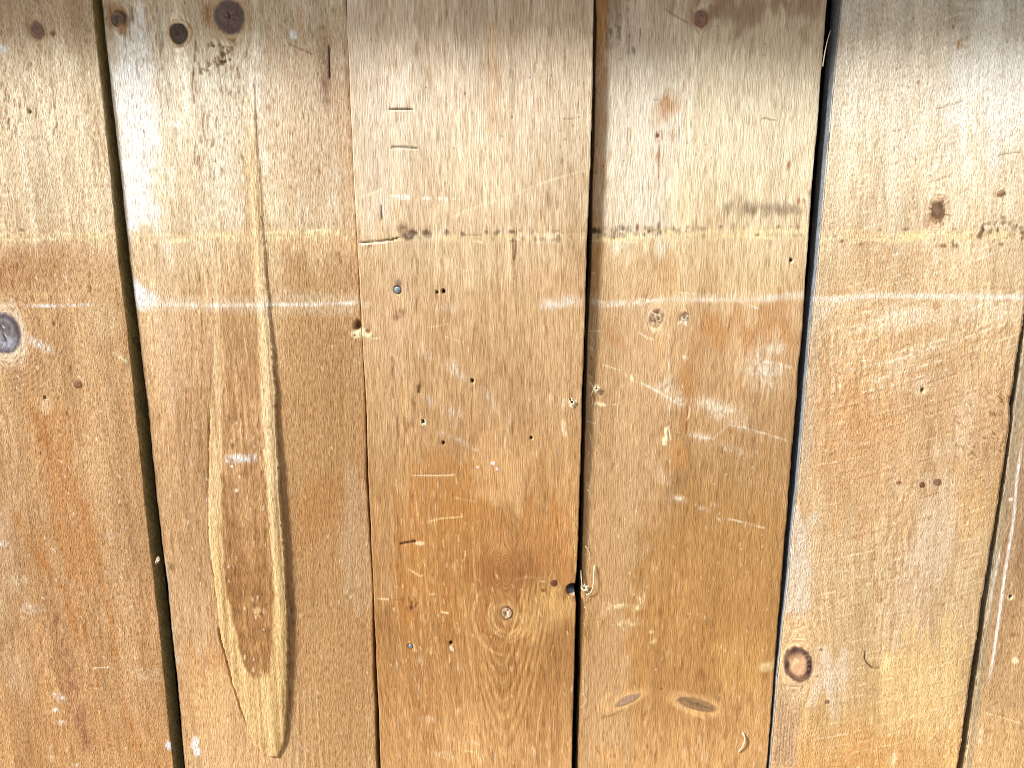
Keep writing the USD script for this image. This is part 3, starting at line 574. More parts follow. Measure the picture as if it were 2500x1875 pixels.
# arches of the grain
def arch(cx, tip, half, top, w, rgb, amt, h=0.0, tex=0.4, skew=0.0):
    pts = [(cx + half * s + skew * (1 - abs(s)), tip - (tip - top) * abs(s) ** 1.7) for s in np.linspace(-1, 1, 21)]
    B3.stroke(pts, w, rgb, amt, h=h, nz=0.4, tex=tex)
arch(1250, 1292, 56, 1090, 7, (176, 116, 58), 0.6, h=-0.12); arch(1244, 1330, 86, 1080, 9, (182, 120, 58), 0.45)
for k in range(7):
    arch(1222 + 2 * k, 1560 + 44 * k, 60 + 11 * k, 1400 - 10 * k, 9 - 0.4 * k, (150, 90, 34), 0.7 - 0.04 * k, h=-0.06, tex=0.4)
    arch(1222 + 2 * k, 1580 + 44 * k, 64 + 11 * k, 1400 - 10 * k, 8, (218, 170, 100), 0.45, tex=0.4)
for k in range(16):
    u = 955 + 15 * k
    B3.stroke([(u, 1180 + 20 * (k % 3)), (u + 8, 1400), (u + 26, 1600), (u + 60, 1780), (u + 76, 1880)], rnd.uniform(4, 7), rnd.choice([(166, 104, 42), (216, 166, 98), (222, 174, 108)]), 0.42, h=rnd.choice([-0.12, 0.1]), nz=0.5, tex=0.55)
for x, y0, y1 in ((1030, 0, 380), (1010, 800, 1120), (1045, 800, 880), (870, 640, 800), (1000, 900, 1100), (905, 1000, 1300), (950, 1000, 1250), (1640, 0, 250)):
    B3.stroke(Q(1, 1, x, y0, x + 10, (y0 + y1) / 2, x - 6, y1), 6, (134, 80, 34), 0.6, h=-0.22, nz=0.5, tex=0.5)
B3.stroke(Q(1, 1, 1048, 825, 1042, 885), 7, (84, 46, 18), 0.85, h=-0.4); B3.stroke(Q(1, 0, 1640, 1500, 1645, 1659), 5, (140, 86, 40), 0.7, h=-0.2); B3.stroke(Q(2, 0, 55, 1450, 50, 1600, 40, 1659), 4, (130, 66, 24), 0.8, h=-0.3)
for x in (140, 150): B3.stroke(Q(2, 1, x, 450, x + 5, 800, x, 1180), 5, (166, 100, 46), 0.5, h=-0.15, tex=0.5)
torn(B3, 900, 20, 1440, 600, 210, ln=(10, 34), rgb=(156, 110, 66), amt=0.42, w=(2.2, 3.6)); torn(B3, 900, 620, 1420, 1250, 150, ln=(10, 36), rgb=(150, 96, 46), amt=0.42, w=(2.2, 3.8))
torn(B3, 940, 1250, 1400, 1870, 150, ln=(8, 26), rgb=(140, 84, 34), amt=0.42)
flecks(B3, 900, 30, 1440, 620, 70, amt=0.5, ln=(8, 28), ang=(-6, 6), w=(2, 3)); flecks(B3, 960, 1150, 1140, 1600, 70, amt=0.5, ln=(8, 24), ang=(-4, 14), rgb=(240, 205, 140)); flecks(B3, 950, 1400, 1400, 1860, 70, amt=0.45, rgb=(244, 208, 150), ln=(6, 16), ang=(5, 30))
# cuts and scratches
for c, p in (((1, 0), (845, 698, 870, 690, 940, 691, 1015, 689)), ((1, 0), (855, 938, 880, 932, 960, 932, 1045, 936))):
    B3.stroke([(u, v + 3.2) for u, v in Q(*c, *p)], 4.5, (250, 232, 196), 0.6, h=0.25); B3.stroke(Q(*c, *p), 3.2, (70, 38, 14), 0.95, h=-0.9, nz=0.15)
B3.stroke([(u, v + 4) for u, v in Q(1, 0, 655, 1537, 760, 1530, 860, 1520)], 6, (252, 236, 204), 0.8, h=0.2); B3.stroke(Q(1, 0, 652, 1537, 760, 1530, 870, 1518, 930, 1500), 3.6, (70, 40, 18), 0.9, h=-0.9, nz=0.2)
B3.stroke(Q(1, 0, 640, 1256, 740, 1225, 812, 1190), 6, (250, 228, 184), 0.85, h=-0.1, tex=0.3); B3.stroke(Q(1, 0, 1220, 1400, 1330, 1335, 1480, 1285, 1659, 1232), 6, (250, 226, 178), 0.75, h=-0.1, tex=0.45); B3.stroke(Q(2, 0, 0, 1250, 130, 1190, 280, 1135, 420, 1095, 500, 1078), 5.5, (250, 226, 178), 0.75, h=-0.1, tex=0.4)
for x, y, a, b in ((945, 1250, 14, 6), (890, 1240, 12, 3), (1090, 1255, 9, 4), (1172, 1257, 7, 5), (1218, 1262, 5, 4), (1265, 1258, 8, 2)): B3.spot(*q1(1, 0, x, y), a, b, (252, 240, 214), 0.85, nz=0.5)
B3.stroke(Q(1, 0, 808, 1290, 806, 1340, 812, 1395), 4, (78, 66, 64), 0.85, h=-0.4)
B3.stroke(Q(1, 1, 985, 1398, 1100, 1400, 1200, 1400, 1285, 1396), 6, (238, 206, 150), 0.75, h=0.15, nz=0.3); B3.stroke(Q(1, 1, 985, 1394, 1100, 1395, 1280, 1391), 2.6, (150, 96, 46), 0.8, h=-0.4)
B3.stroke(Q(1, 2, 1090, 105, 1180, 80, 1330, 68), 4, (236, 196, 134), 0.7, h=-0.1)
B3.stroke(Q(1, 2, 920, 246, 960, 237, 1012, 230), 6, (86, 44, 20), 0.9, h=-0.8, nz=0.2); B3.spot(*q1(1, 2, 1016, 228), 4, 4, (50, 26, 12), 0.9, h=-1); B3.spot(*q1(1, 2, 1050, 238), 11, 5, (240, 208, 160), 0.85, nz=0.5)
B3.stroke(Q(1, 2, 962, 395, 1010, 420, 1050, 445, 1080, 440), 6, (240, 204, 146), 0.7, nz=0.8, tex=0.4, h=0.2)
B3.stroke(Q(1, 2, 775, 590, 810, 592, 855, 594), 4.5, (248, 222, 170), 0.85, tex=0.3, h=0.15); B3.stroke(Q(1, 2, 860, 594, 960, 600), 2.6, (150, 96, 50), 0.6, h=-0.3)
B3.stroke(Q(1, 2, 1180, 672, 1235, 680), 5.5, (236, 200, 150), 0.85, h=0.2); B3.stroke(Q(1, 2, 1105, 562, 1150, 560), 3, (240, 204, 150), 0.7)
B3.stroke(Q(1, 2, 995, 660, 1000, 630, 1000, 600), 4, (96, 50, 40), 0.8, h=-0.5); B3.stroke(Q(1, 2, 995, 660, 1020, 640, 1040, 612), 4, (110, 70, 66), 0.8, h=-0.3); B3.spot(*q1(1, 2, 985, 650), 9, 8, (130, 74, 40), 0.6)
B3.stroke(Q(1, 2, 1480, 840, 1530, 800, 1575, 775), 6, (228, 176, 92), 0.5, tex=0.3)
B3.stroke(Q(2, 2, 230, 1150, 190, 1400, 160, 1659), 4, (232, 184, 120), 0.6, tex=0.3); B3.stroke(Q(2, 2, 290, 880, 270, 950), 3, (232, 184, 120), 0.5)
# stains on the rail line
B3.spot(*q1(1, 0, 990, 1483), 17, 10, (66, 40, 28), 0.95, rot=20, nz=0.6, h=-0.2); B3.spot(*q1(1, 0, 940, 1450), 20, 16, (120, 80, 52), 0.7, rot=-20, nz=0.7, tex=0.6)
B3.spot(*q1(1, 0, 1090, 1478), 9, 9, (76, 48, 36), 0.85, nz=0.5); B3.spot(*q1(1, 0, 1046, 1505), 5, 5, (100, 64, 42), 0.8); B3.spot(*q1(1, 0, 1220, 1476), 6, 9, (96, 66, 50), 0.8, nz=0.5)
B3.spot(*q1(1, 0, 1320, 1482), 5, 6, (110, 68, 44), 0.85); B3.spot(*q1(1, 0, 1470, 1470), 6, 5, (110, 78, 56), 0.7); B3.spot(*q1(1, 0, 1540, 1470), 11, 6, (100, 64, 40), 0.75, rot=25, nz=0.6); B3.spot(*q1(1, 0, 1510, 1500), 5, 10, (130, 84, 50), 0.7); B3.spot(*q1(1, 0, 1632, 1466), 9, 6, (92, 58, 36), 0.85, nz=0.5)
B3.stroke(Q(1, 0, 980, 1500, 1010, 1560, 1018, 1640), 8, (140, 94, 58), 0.6, tex=0.6); B3.stroke(Q(1, 0, 1320, 1490, 1450, 1487), 3, (130, 80, 40), 0.6, h=-0.2); B3.spot(*q1(1, 0, 735, 1557), 5, 4, (130, 80, 50), 0.7)
rail_line(B3, 885, 1010, 572, 570, 0.35); rail_line(B3, 1010, 1437, 576, 576, 0.55, dots=12, dotrange=(1245, 1400), dash=0.85)
for x in (100, 190, 260, 320): B3.spot(*q1(2, 0, x, 1492), 11, 7, (250, 232, 186), 0.75, nz=0.7, tex=0.4)
for x in (320, 95, 170): B3.spot(*q1(2, 0, x, 1510), 5, 9, (140, 88, 48), 0.7, nz=0.5)
# holes, smudges, paint and chalk
for x, y, r in ((1160, 243, 2.8), (1200, 236, 4.2), (1383, 803, 3.4), (1199, 1196, 2.9), (757, 102, 2.2), (835, 850, 2)): B3.hole(*q1(1, 1, x, y), r)
B3.hole(*q1(1, 1, 1070, 1062), 3.6, burst=0.8); B3.hole(*q1(2, 1, 405, 937), 4.4, burst=1.0); B3.hole(*q1(2, 1, 148, 1165), 3); B3.hole(*q1(1, 2, 1248, 868), 3.6); B3.stroke(Q(1, 2, 1245, 885, 1258, 920), 7, (246, 226, 186), 0.85, h=0.2)
for x, y in ((1090, 555), (1338, 592), (1220, 622), (1388, 717), (1268, 940), (1572, 862), (1635, 740)): B3.hole(*q1(1, 0, x, y), 2.3, deep=1.5)
for x, y in ((185, 392), (278, 478), (298, 575), (360, 750), (450, 742), (417, 797), (330, 828), (363, 882), (348, 1013), (346, 1028), (28, 742), (140, 490)): B3.hole(*q1(2, 0, x, y), 2.2, deep=1.5)
B3.stroke(Q(2, 0, 370, 752, 440, 744), 2.6, (150, 104, 64), 0.6, h=-0.2)
B3.spot(*q1(1, 1, 930, 372), 15, 9, (128, 84, 56), 0.75, rot=25, nz=0.7, tex=0.5); B3.spot(*q1(1, 1, 900, 405), 10, 6, (150, 104, 70), 0.6); B3.spot(*q1(1, 1, 912, 190), 8, 13, (96, 74, 66), 0.7, nz=0.3)
for x, y, r in ((1513, 1325, 5.6), (1540, 1362, 4.2), (1417, 1350, 2.9)): B3.spot(*q1(1, 1, x, y), r, r, (240, 216, 200), 0.95, soft=0.2, nz=0.08, h=0.25)
for x, y, a, b, rot, amt in ((1090, 640, 18, 8, -30, 0.6), (1255, 715, 22, 15, -35, 0.65), (1320, 775, 18, 7, -35, 0.65), (1110, 930, 9, 15, 10, 0.55), (1240, 1000, 16, 12, -40, 0.6), (1290, 1010, 8, 14, 10, 0.5), (1260, 1080, 12, 8, -30, 0.5), (1300, 1180, 20, 6, -28, 0.65), (1380, 1225, 18, 5, -28, 0.55), (1210, 340, 28, 12, -10, 0.45), (1450, 860, 14, 6, -35, 0.45), (1140, 780, 8, 8, 0, 0.5), (1490, 940, 22, 26, 0, 0.3), (1190, 1140, 14, 8, -30, 0.4)):
    B3.spot(*q1(1, 1, x, y), a, b, CHALK, amt * 0.7, rot=rot, nz=0.7, tex=0.8, soft=0.9)
for x, y, a, b in ((1110, 1350, 20, 8), (1400, 1500, 16, 6), (1290, 1300, 6, 10), (1200, 1580, 30, 10), (1440, 1600, 8, 14)): B3.spot(*q1(1, 2, x, y), a, b, (236, 204, 160), 0.5, nz=0.7, tex=0.7, rot=-20)
B3.stroke(Q(1, 2, 1240, 1535, 1410, 1560), 5, (240, 205, 150), 0.5, tex=0.6); B3.stroke(Q(1, 1, 1260, 1540, 1330, 1555, 1410, 1570), 5, (240, 204, 150), 0.5, tex=0.5)
B3.stroke(Q(2, 1, 180, 325, 300, 315, 400, 295, 478, 300), 26, (242, 230, 212), 0.6, tex=0.5); B3.stroke(Q(1, 1, 665, 318, 740, 325), 14, (236, 220, 196), 0.5, tex=0.4)
for p in ((1090, 470, 1240, 440), (1200, 520, 1330, 560), (1300, 120, 1420, 90), (1220, 60, 1350, 110)): B3.stroke(Q(1, 1, *p), 2.6, (240, 212, 164), 0.5, nz=0.5)
for x, y, h_ in ((350, 935, 20), (350, 1085, 17), (365, 1140, 8)): B3.spot(*q1(2, 1, x, y), 5, h_, (248, 226, 178), 0.7, nz=0.5, tex=0.3)
B3.stroke(Q(2, 2, 415, 0, 420, 200, 432, 430), 7, (226, 190, 120), 0.6, tex=0.6, fade=False)
for k in range(7):
    r = 24 + 9 * k
    B3.stroke([(kn3[0] + r * 1.05 * math.cos(a), kn3[1] + r * 1.25 * math.sin(a) + 6) for a in np.linspace(1.5, 3.9, 12)], 7, rnd.choice([(166, 110, 54), (172, 116, 60), (214, 170, 108)]), 0.75, nz=0.5, tex=0.3)
    B3.stroke([(kn3[0] + r * 0.9 * math.cos(a), kn3[1] + r * 1.1 * math.sin(a) + 6) for a in np.linspace(0.5, 1.5, 8)], 6, rnd.choice([(176, 120, 62), (218, 172, 106)]), 0.7, nz=0.5, tex=0.3)
B3.knot(*kn3[:4], 0, (190, 150, 112), (70, 42, 24), halo=(200, 150, 90), halo_amt=0.5, rings=2, label='small pale knot in a dark ring')
B3.stroke([(kn3[0] - 6, kn3[1] + 4), (kn3[0] + 5, kn3[1] - 8)], 4, (80, 50, 30), 0.8, h=-0.4); B3.stroke([(kn3[0] - 2, kn3[1] - 10), (kn3[0] + 7, kn3[1] + 8)], 4, (250, 232, 200), 0.7, h=0.2)
B3.knot(*q1(2, 2, 290, 488), 8.5, 10, 0, (104, 56, 40), (84, 42, 30), halo=(170, 108, 56), rings=2, crack=False)
B3.spot(*q1(2, 2, 222, 538), 4.5, 4.5, (124, 62, 26), 0.9, h=-0.2)
B3.stroke(Q(2, 2, 40, 470, 120, 448, 210, 465), 7, (232, 186, 130), 0.6, nz=0.9, tex=0.6, h=0.25); B3.stroke(Q(2, 2, 180, 480, 250, 480), 5, (232, 190, 140), 0.6, nz=0.8, tex=0.5, h=0.2)
# bored half hole on the right edge
hu, hv = q1(2, 2, 408, 532)
sl, P, k = B3.region([(hu, hv)], 26); q = B3.rho(sl, P, k, 14.5, 14.5, 0, 0.05); mm = 1 - sstep(0.88, 1.04, q)
low = sstep(0.1, 0.6, -(B3.Z[sl] - P[0, 1]) / (14.5 * k))
B3.col[sl] += ((A((30, 24, 20)) * (1 - low[..., None]) + A((176, 180, 170)) * low[..., None]) - B3.col[sl]) * np.clip(mm, 0, 1)[..., None]
B3.h[sl] -= mm * (9.0 - 5.5 * low); B3.stroke([(hu - 15 * math.cos(a), hv + 16 * math.sin(a)) for a in np.linspace(-1.2, 1.4, 10)], 4, (110, 64, 32), 0.6)
B3.spot(hu + 6, hv + 22, 8, 8, (140, 96, 62), 0.6)
nu, nv = q1(1, 1, 908, 228); B3.spot(nu, nv, 10, 10.5, (38, 32, 36), 0.95, soft=0.25, nz=0.1, h=-0.8)
n2u, n2v = q1(1, 2, 990, 891); B3.spot(n2u, n2v, 7, 7, (60, 40, 30), 0.9, soft=0.25, nz=0.1, h=-0.7)
B3.extra.append(('nail', 'blue grey round nail head with a dark halo', nail_head(B3, nu, nv, 7.8), 'nail_steel'))
B3.extra.append(('nail', 'small dark nail head low on the plank', nail_head(B3, n2u, n2v, 5.2, 0.55), 'nail_steel'))
B3.spot(*q1(1, 1, 705, 505), 13, 10, (248, 222, 170), 0.95, nz=0.6, h=0.3); B3.spot(*q1(1, 1, 722, 490), 5, 5, (150, 88, 40), 0.9, nz=0.4, h=-0.6); B3.stroke(Q(1, 1, 735, 490, 800, 492), 7, (214, 168, 116), 0.6, tex=0.5); B3.stroke(Q(1, 1, 730, 540, 800, 530), 3, (246, 222, 180), 0.8)

# ============================================================ fourth plank, set back behind the third
B4 = Board(Q(2, 0, 562, 0, 561, 250, 552, 700, 536, 1300, 528, 1659) + Q(2, 1, 507, 500, 495, 900, 490, 1100, 479, 1659) + Q(2, 2, 463, 600, 458, 1000, 448, 1300, 441, 1659),
           Q(3, 0, 418, 0, 395, 280, 360, 750, 320, 1200, 288, 1659) + Q(3, 1, 262, 450, 215, 1000, 162, 1659) + Q(3, 2, 110, 700, 75, 1150, 35, 1659),
           6.0, 2.4, [(-200, (206, 186, 164)), (0, (212, 192, 170)), (200, (236, 218, 192)), (460, (232, 208, 172)), (720, (212, 174, 126)), (740, (208, 168, 124)), (850, (202, 158, 112)), (1200, (193, 145, 92)), (1500, (186, 132, 72)), (1700, (192, 138, 80)), (1875, (204, 152, 94))],
           53, streak=0.9, tear=0.6, warp=(2, -0.01), cup=-1.0)
k4 = [(*q1(2, 1, 935, 400), 21, 27, -20), (*q1(2, 1, 1115, 395), 13, 12, 0), (*q1(2, 2, 752, 1228), 40, 13, 28), (*q1(2, 2, 1190, 1255), 56, 17, -18), (*q1(2, 0, 1220, 120), 18, 20, 0)]
B4.knots = k4[:2] + [(k4[2][0], k4[2][1], 15, 12, 0), (k4[3][0], k4[3][1], 18, 12, 0), k4[4]]
B4.tint = (0.997, 1.006, 0.975); B4.mat = 'streaky_pine'; B4.build_base()
B4.stroke([(1466, -60), (1466, 250), (1458, 500), (1452, 700)], 36, (196, 136, 60), 0.85, nz=0.3, soft=0.35, tex=0.1, fade=False)  # third plank's shadow strip painted golden brown along this edge
B4.zone(1480, 60, 1640, 620, (220, 204, 188), 0.5, 30); B4.zone(1700, 60, 2000, 420, (232, 212, 180), 0.45, 50)
B4.spot(1630, 668, 27, 58, (194, 138, 78), 0.6, nz=0.5, tex=0.3, soft=0.6); B4.zone(1600, 240, 1650, 300, (206, 156, 102), 0.6, 16)
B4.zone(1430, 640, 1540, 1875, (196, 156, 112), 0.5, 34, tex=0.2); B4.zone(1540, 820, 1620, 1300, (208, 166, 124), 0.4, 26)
B4.zone(1700, 770, 1950, 850, (186, 124, 60), 0.55, 30); B4.zone(1590, 1200, 1880, 1640, (184, 132, 72), 0.4, 60); B4.zone(1480, 800, 1530, 840, (190, 130, 72), 0.5, 16)
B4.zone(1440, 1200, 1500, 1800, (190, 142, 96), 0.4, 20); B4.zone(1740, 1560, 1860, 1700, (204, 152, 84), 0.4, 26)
B4.spot(*q1(2, 0, 1260, 60), 50, 46, (140, 106, 84), 0.55, tex=0.5); B4.zone(1740, -40, 2010, 46, (160, 126, 98), 0.6, 30)  # the zone darkens the plank top: rail shade put into the colour
for x, w, y in ((640, 20, 200), (700, 12, 160), (760, 10, 240), (680, 8, 60)): B4.stroke(Q(2, 0, x, -80, x + 5, y, x + 2, y + 120), w, (92, 70, 58), 0.6, tex=0.5, nz=0.5)
for p in ((1085, 0, 1090, 250, 1095, 600, 1105, 1100), (1055, 300, 1060, 600, 1075, 1000), (1190, 180, 1192, 400, 1200, 700)): B4.stroke(Q(2, 0, *p), 6, (236, 222, 202), 0.55, h=0.15, nz=0.4, tex=0.4); 
for x in (1045, 1070, 1120, 765, 745): B4.stroke(Q(2, 0, x, 150, x + 8, 500, x + 14, 900, x + 10, 1100), 3, (160, 116, 78), 0.55, h=-0.25, nz=0.4, tex=0.6)
for x, y, h_ in ((1000, 700, 28), (960, 860, 14), (1045, 860, 16), (1000, 620, 20), (950, 1000, 14)): B4.spot(*q1(2, 0, x, y), 9, h_, (176, 112, 60), 0.6, nz=0.6, tex=0.6)
B4.stroke(Q(2, 0, 960, 900, 955, 1050, 955, 1150), 3.4, (160, 98, 48), 0.8, h=-0.2); B4.spot(*q1(2, 0, 950, 858), 4, 5, (110, 56, 24), 0.9, h=-0.4)
for x, y in ((928, 632), (945, 630), (735, 1020), (1140, 908), (1255, 915), (1290, 1000), (1193, 978), (700, 278), (715, 370), (840, 185), (1330, 162), (1615, 345), (1632, 350), (1628, 275), (560, 915), (608, 1050), (555, 1088)): B4.hole(*q1(2, 0, x, y), 2.3, deep=1.5)
B4.spot(*q1(2, 0, 795, 315), 4, 9, (150, 128, 110), 0.8, rot=20)
B4.stroke(Q(2, 0, 560, 480, 590, 495), 3, (226, 190, 130), 0.7); B4.stroke(Q(2, 0, 560, 340, 620, 400), 3, (200, 150, 80), 0.6); B4.stroke(Q(2, 0, 540, 1225, 600, 1250), 3, (226, 190, 130), 0.7); B4.stroke(Q(2, 0, 545, 1320, 625, 1345), 3, (220, 184, 130), 0.6)
B4.stroke(Q(2, 0, 1600, 752, 1630, 745, 1659, 755) + Q(3, 0, 50, 755, 100, 762), 4, (136, 110, 92), 0.75, h=-0.2)
for i in range(34):
    u = rnd.uniform(1765, 1975); B4.spot(u, 507 + rnd.gauss(0, 6) + (u - 1765) * 0.03, rnd.uniform(3, 9), rnd.uniform(6, 16), rnd.choice([(126, 102, 82), (138, 108, 80), (120, 86, 62)]), rnd.uniform(0.2, 0.5), nz=0.6, soft=0.8)
B4.stroke([(1770, 500), (1860, 508), (1975, 512)], 24, (150, 122, 96), 0.35, tex=0.8, soft=0.9)
for x, y, h_ in ((175, 1040, 8), (235, 1270, 7), (270, 1270, 7), (310, 1220, 8), (170, 1050, 12)): B4.spot(*q1(3, 0, x, y), 4, h_, (170, 108, 60), 0.7)
rail_line(B4, 1436, 1975, 570, 563, 0.9, dots=55, w=15)
rail_line(B4, 1470, 1700, 582, 576, 0.5, dots=14, w=9); B4.spot(*q1(2, 0, 552, 1462), 12, 8, (60, 44, 22), 0.9, nz=0.4)
B4.spot(*q1(2, 0, 820, 1440), 4, 8, (130, 64, 30), 0.85); B4.spot(*q1(2, 0, 955, 1430), 4, 10, (120, 70, 34), 0.8)
B4.hole(*q1(3, 1, 190, 40), 3.8, burst=0.3)
# chalk
B4.stroke(Q(2, 1, 510, 290, 600, 320, 760, 310, 900, 295), 16, (238, 228, 208), 0.65, tex=0.5); B4.stroke(Q(2, 1, 880, 300, 1000, 285, 1250, 290, 1450, 290, 1659, 285), 9, (238, 226, 208), 0.75, tex=0.5, nz=0.6, fade=False); B4.stroke(Q(2, 1, 900, 290, 1200, 282, 1600, 275), 24, (232, 208, 178), 0.5, tex=0.5)
B4.stroke(Q(2, 1, 1440, 292, 1540, 330, 1600, 350), 5, (244, 234, 220), 0.7, tex=0.5); B4.stroke(Q(3, 1, 0, 285, 120, 275, 200, 262, 268, 262), 15, (240, 230, 216), 0.8, tex=0.4, nz=0.5, soft=0.9, fade=False)
for x, y, a, b, rot, amt in ((985, 845, 20, 22, -30, 0.85), (1080, 925, 30, 15, -25, 0.75), (1020, 900, 6, 40, 0, 0.6), (1270, 950, 48, 17, -15, 0.75), (1400, 1010, 50, 20, -20, 0.7), (1330, 990, 26, 24, 0, 0.5), (1500, 1100, 40, 9, -20, 0.5), (1580, 640, 40, 26, 20, 0.5), (1600, 730, 44, 30, 10, 0.65), (1640, 820, 40, 22, 0, 0.5), (1200, 1150, 26, 7, -10, 0.6), (1390, 1000, 9, 5, 0, 0.9), (1120, 655, 8, 5, -30, 0.9), (1095, 875, 5, 4, 0, 0.9), (1250, 1170, 30, 12, -20, 0.4), (1440, 1235, 30, 9, -25, 0.5), (960, 1380, 12, 8, -30, 0.8), (975, 1430, 14, 8, -25, 0.8), (1085, 1548, 16, 7, -15, 0.9), (1230, 1610, 16, 6, -25, 0.75), (1310, 1590, 10, 5, -25, 0.6), (1380, 1225, 10, 8, -20, 0.7), (820, 345, 26, 14, 20, 0.5), (960, 480, 26, 9, -20, 0.5), (1520, 735, 7, 8, 0, 0.8)):
    B4.spot(*q1(2, 1, x, y), a, b, (236, 218, 192), amt * 0.75, rot=rot, nz=0.6, tex=0.8, soft=0.95)
B4.stroke(Q(2, 1, 830, 810, 950, 870, 1080, 950, 1130, 955), 5, (246, 236, 218), 0.7, tex=0.4); B4.stroke(Q(2, 1, 1140, 1150, 1300, 1170, 1400, 1080, 1550, 1115, 1659, 1150), 4, (240, 226, 204), 0.55, tex=0.5); B4.stroke(Q(2, 1, 820, 490, 880, 530, 930, 545), 4, (240, 222, 190), 0.6)
B4.stroke(Q(2, 2, 1340, 80, 1430, 90, 1570, 130, 1650, 150), 5, (240, 222, 192), 0.55, tex=0.6); B4.stroke(Q(3, 1, 0, 680, 120, 700, 200, 730), 9, (240, 226, 204), 0.5, tex=0.5); B4.spot(*q1(3, 1, 60, 740), 30, 13, (242, 230, 212), 0.55, tex=0.6); B4.spot(*q1(3, 1, 90, 600), 26, 16, (238, 220, 196), 0.5, tex=0.6); B4.stroke(Q(3, 1, 0, 1130, 100, 1165, 180, 1190), 5, (240, 224, 200), 0.5, tex=0.5)
for p in ((505, 110, 560, 130), (505, 590, 545, 615), (500, 770, 540, 785), (500, 1060, 560, 1080), (650, 950, 700, 960), (500, 490, 600, 492), (1060, 240, 1200, 255), (590, 700, 720, 740)): B4.stroke(Q(2, 1, *p), 2.6, (244, 226, 190), 0.6)
B4.spot(1679, 936, 17, 56, (186, 128, 68), 0.75, rot=6, nz=0.4, tex=0.2); B4.spot(1668, 1034, 8, 36, (184, 126, 66), 0.7, rot=4, nz=0.3, tex=0.2); B4.zone(1640, 1060, 1670, 1140, (198, 140, 80), 0.6, 12)
B4.stroke(Q(2, 1, 1135, 950, 1140, 1050, 1125, 1150), 3.4, (150, 90, 44), 0.8, h=-0.35); B4.stroke(Q(2, 1, 1152, 960, 1148, 1020, 1130, 1060), 3, (246, 224, 180), 0.7)
B4.stroke(Q(2, 1, 1005, 1090, 1000, 1150, 985, 1215), 9, (250, 232, 190), 0.9, nz=0.8, h=0.4); B4.stroke(Q(2, 1, 1015, 1080, 1030, 1180), 3, (246, 226, 180), 0.8); B4.spot(*q1(2, 1, 785, 790), 4, 9, (248, 226, 176), 0.8, rot=15, h=0.2)
B4.hole(*q1(2, 1, 560, 852), 3.8, burst=0.8); B4.spot(*q1(2, 1, 585, 955), 14, 5, (246, 224, 176), 0.8, rot=-12, nz=0.6, h=0.25); B4.spot(*q1(2, 1, 530, 662), 3, 3, (140, 74, 40), 0.9)
B4.stroke(Q(2, 1, 1015, 0, 1020, 700, 1025, 1300, 1030, 1659), 3, (244, 228, 196), 0.5, tex=0.6)
# scuffs lower down
for x, y, a, b, rot in ((625, 650, 9, 16, -20), (700, 640, 14, 7, 20), (840, 590, 9, 22, -12), (820, 650, 14, 7, 20), (770, 740, 26, 9, 10), (720, 755, 9, 9, 0), (915, 860, 12, 6, 40), (910, 800, 8, 5, 0), (935, 400, 5, 8, 0), (590, 1630, 4, 8, 0)): B4.spot(*q1(2, 2, x, y), a, b, (246, 220, 170), 0.6, rot=rot, nz=0.9, tex=0.85, soft=0.9, h=0.15)
B4.stroke(Q(2, 2, 640, 640, 740, 625, 830, 640, 860, 560), 5, (246, 220, 170), 0.6, tex=0.6); B4.spot(*q1(2, 2, 1635, 1025), 17, 14, (226, 196, 140), 0.75, nz=0.4, tex=0.3)
torn(B4, 1500, 40, 1980, 560, 120, ln=(10, 40), rgb=(170, 124, 84), amt=0.4, w=(2.2, 3.4), slant=-0.08); torn(B4, 1560, 900, 1900, 1650, 190, ln=(6, 22), rgb=(140, 86, 38), amt=0.4, slant=-0.08); flecks(B4, 1500, 900, 1900, 1700, 110, amt=0.4, ang=(-50, 30), ln=(4, 11), w=(2, 3.4))
torn(B4, 1450, 1700, 1620, 1870, 60, ln=(6, 18), rgb=(140, 84, 40), amt=0.5)
for k in range(9): B4.stroke([(1470 + 6 * k, 660 + 10 * k), (1462 + 6 * k, 900), (1448 + 6 * k, 1250)], 2.8, (160, 112, 70), 0.4, h=-0.15, nz=0.4, tex=0.5)
B4.knot(*k4[0], (118, 86, 62), (156, 116, 84), halo=(222, 186, 144), halo_amt=0.6, rings=2, edge_soft=0.4, crack=False, label='fuzzy brown knot below the chalk line'); flecks(B4, k4[0][0] - 16, k4[0][1] - 34, k4[0][0] + 22, k4[0][1] + 20, 26, amt=0.8, ang=(-80, 80), ln=(8, 18), rgb=(226, 196, 158))
B4.knot(*k4[1], (140, 102, 76), (130, 92, 66), halo=(206, 162, 118), rings=2, crack=False); flecks(B4, k4[1][0] - 10, k4[1][1] - 10, k4[1][0] + 12, k4[1][1] + 14, 10, amt=0.7, ang=(-60, 60))
B4.knot(*k4[2], (146, 112, 88), (146, 112, 88), halo=(224, 174, 112), halo_amt=0.65, rings=0.6, edge_soft=0.4, crack=False, label='slim grey brown knot slanting up to the right'); B4.knot(*k4[3], (132, 98, 66), (116, 84, 58), halo=(224, 174, 112), halo_amt=0.65, rings=0.6, edge_soft=0.35, crack=False, label='slim grey brown knot slanting down to the right')
B4.stroke([(k4[3][0] - 40, k4[3][1] - 16), (k4[3][0] + 5, k4[3][1]), (k4[3][0] + 44, k4[3][1] + 14)], 3, (90, 64, 44), 0.5, h=-0.2)
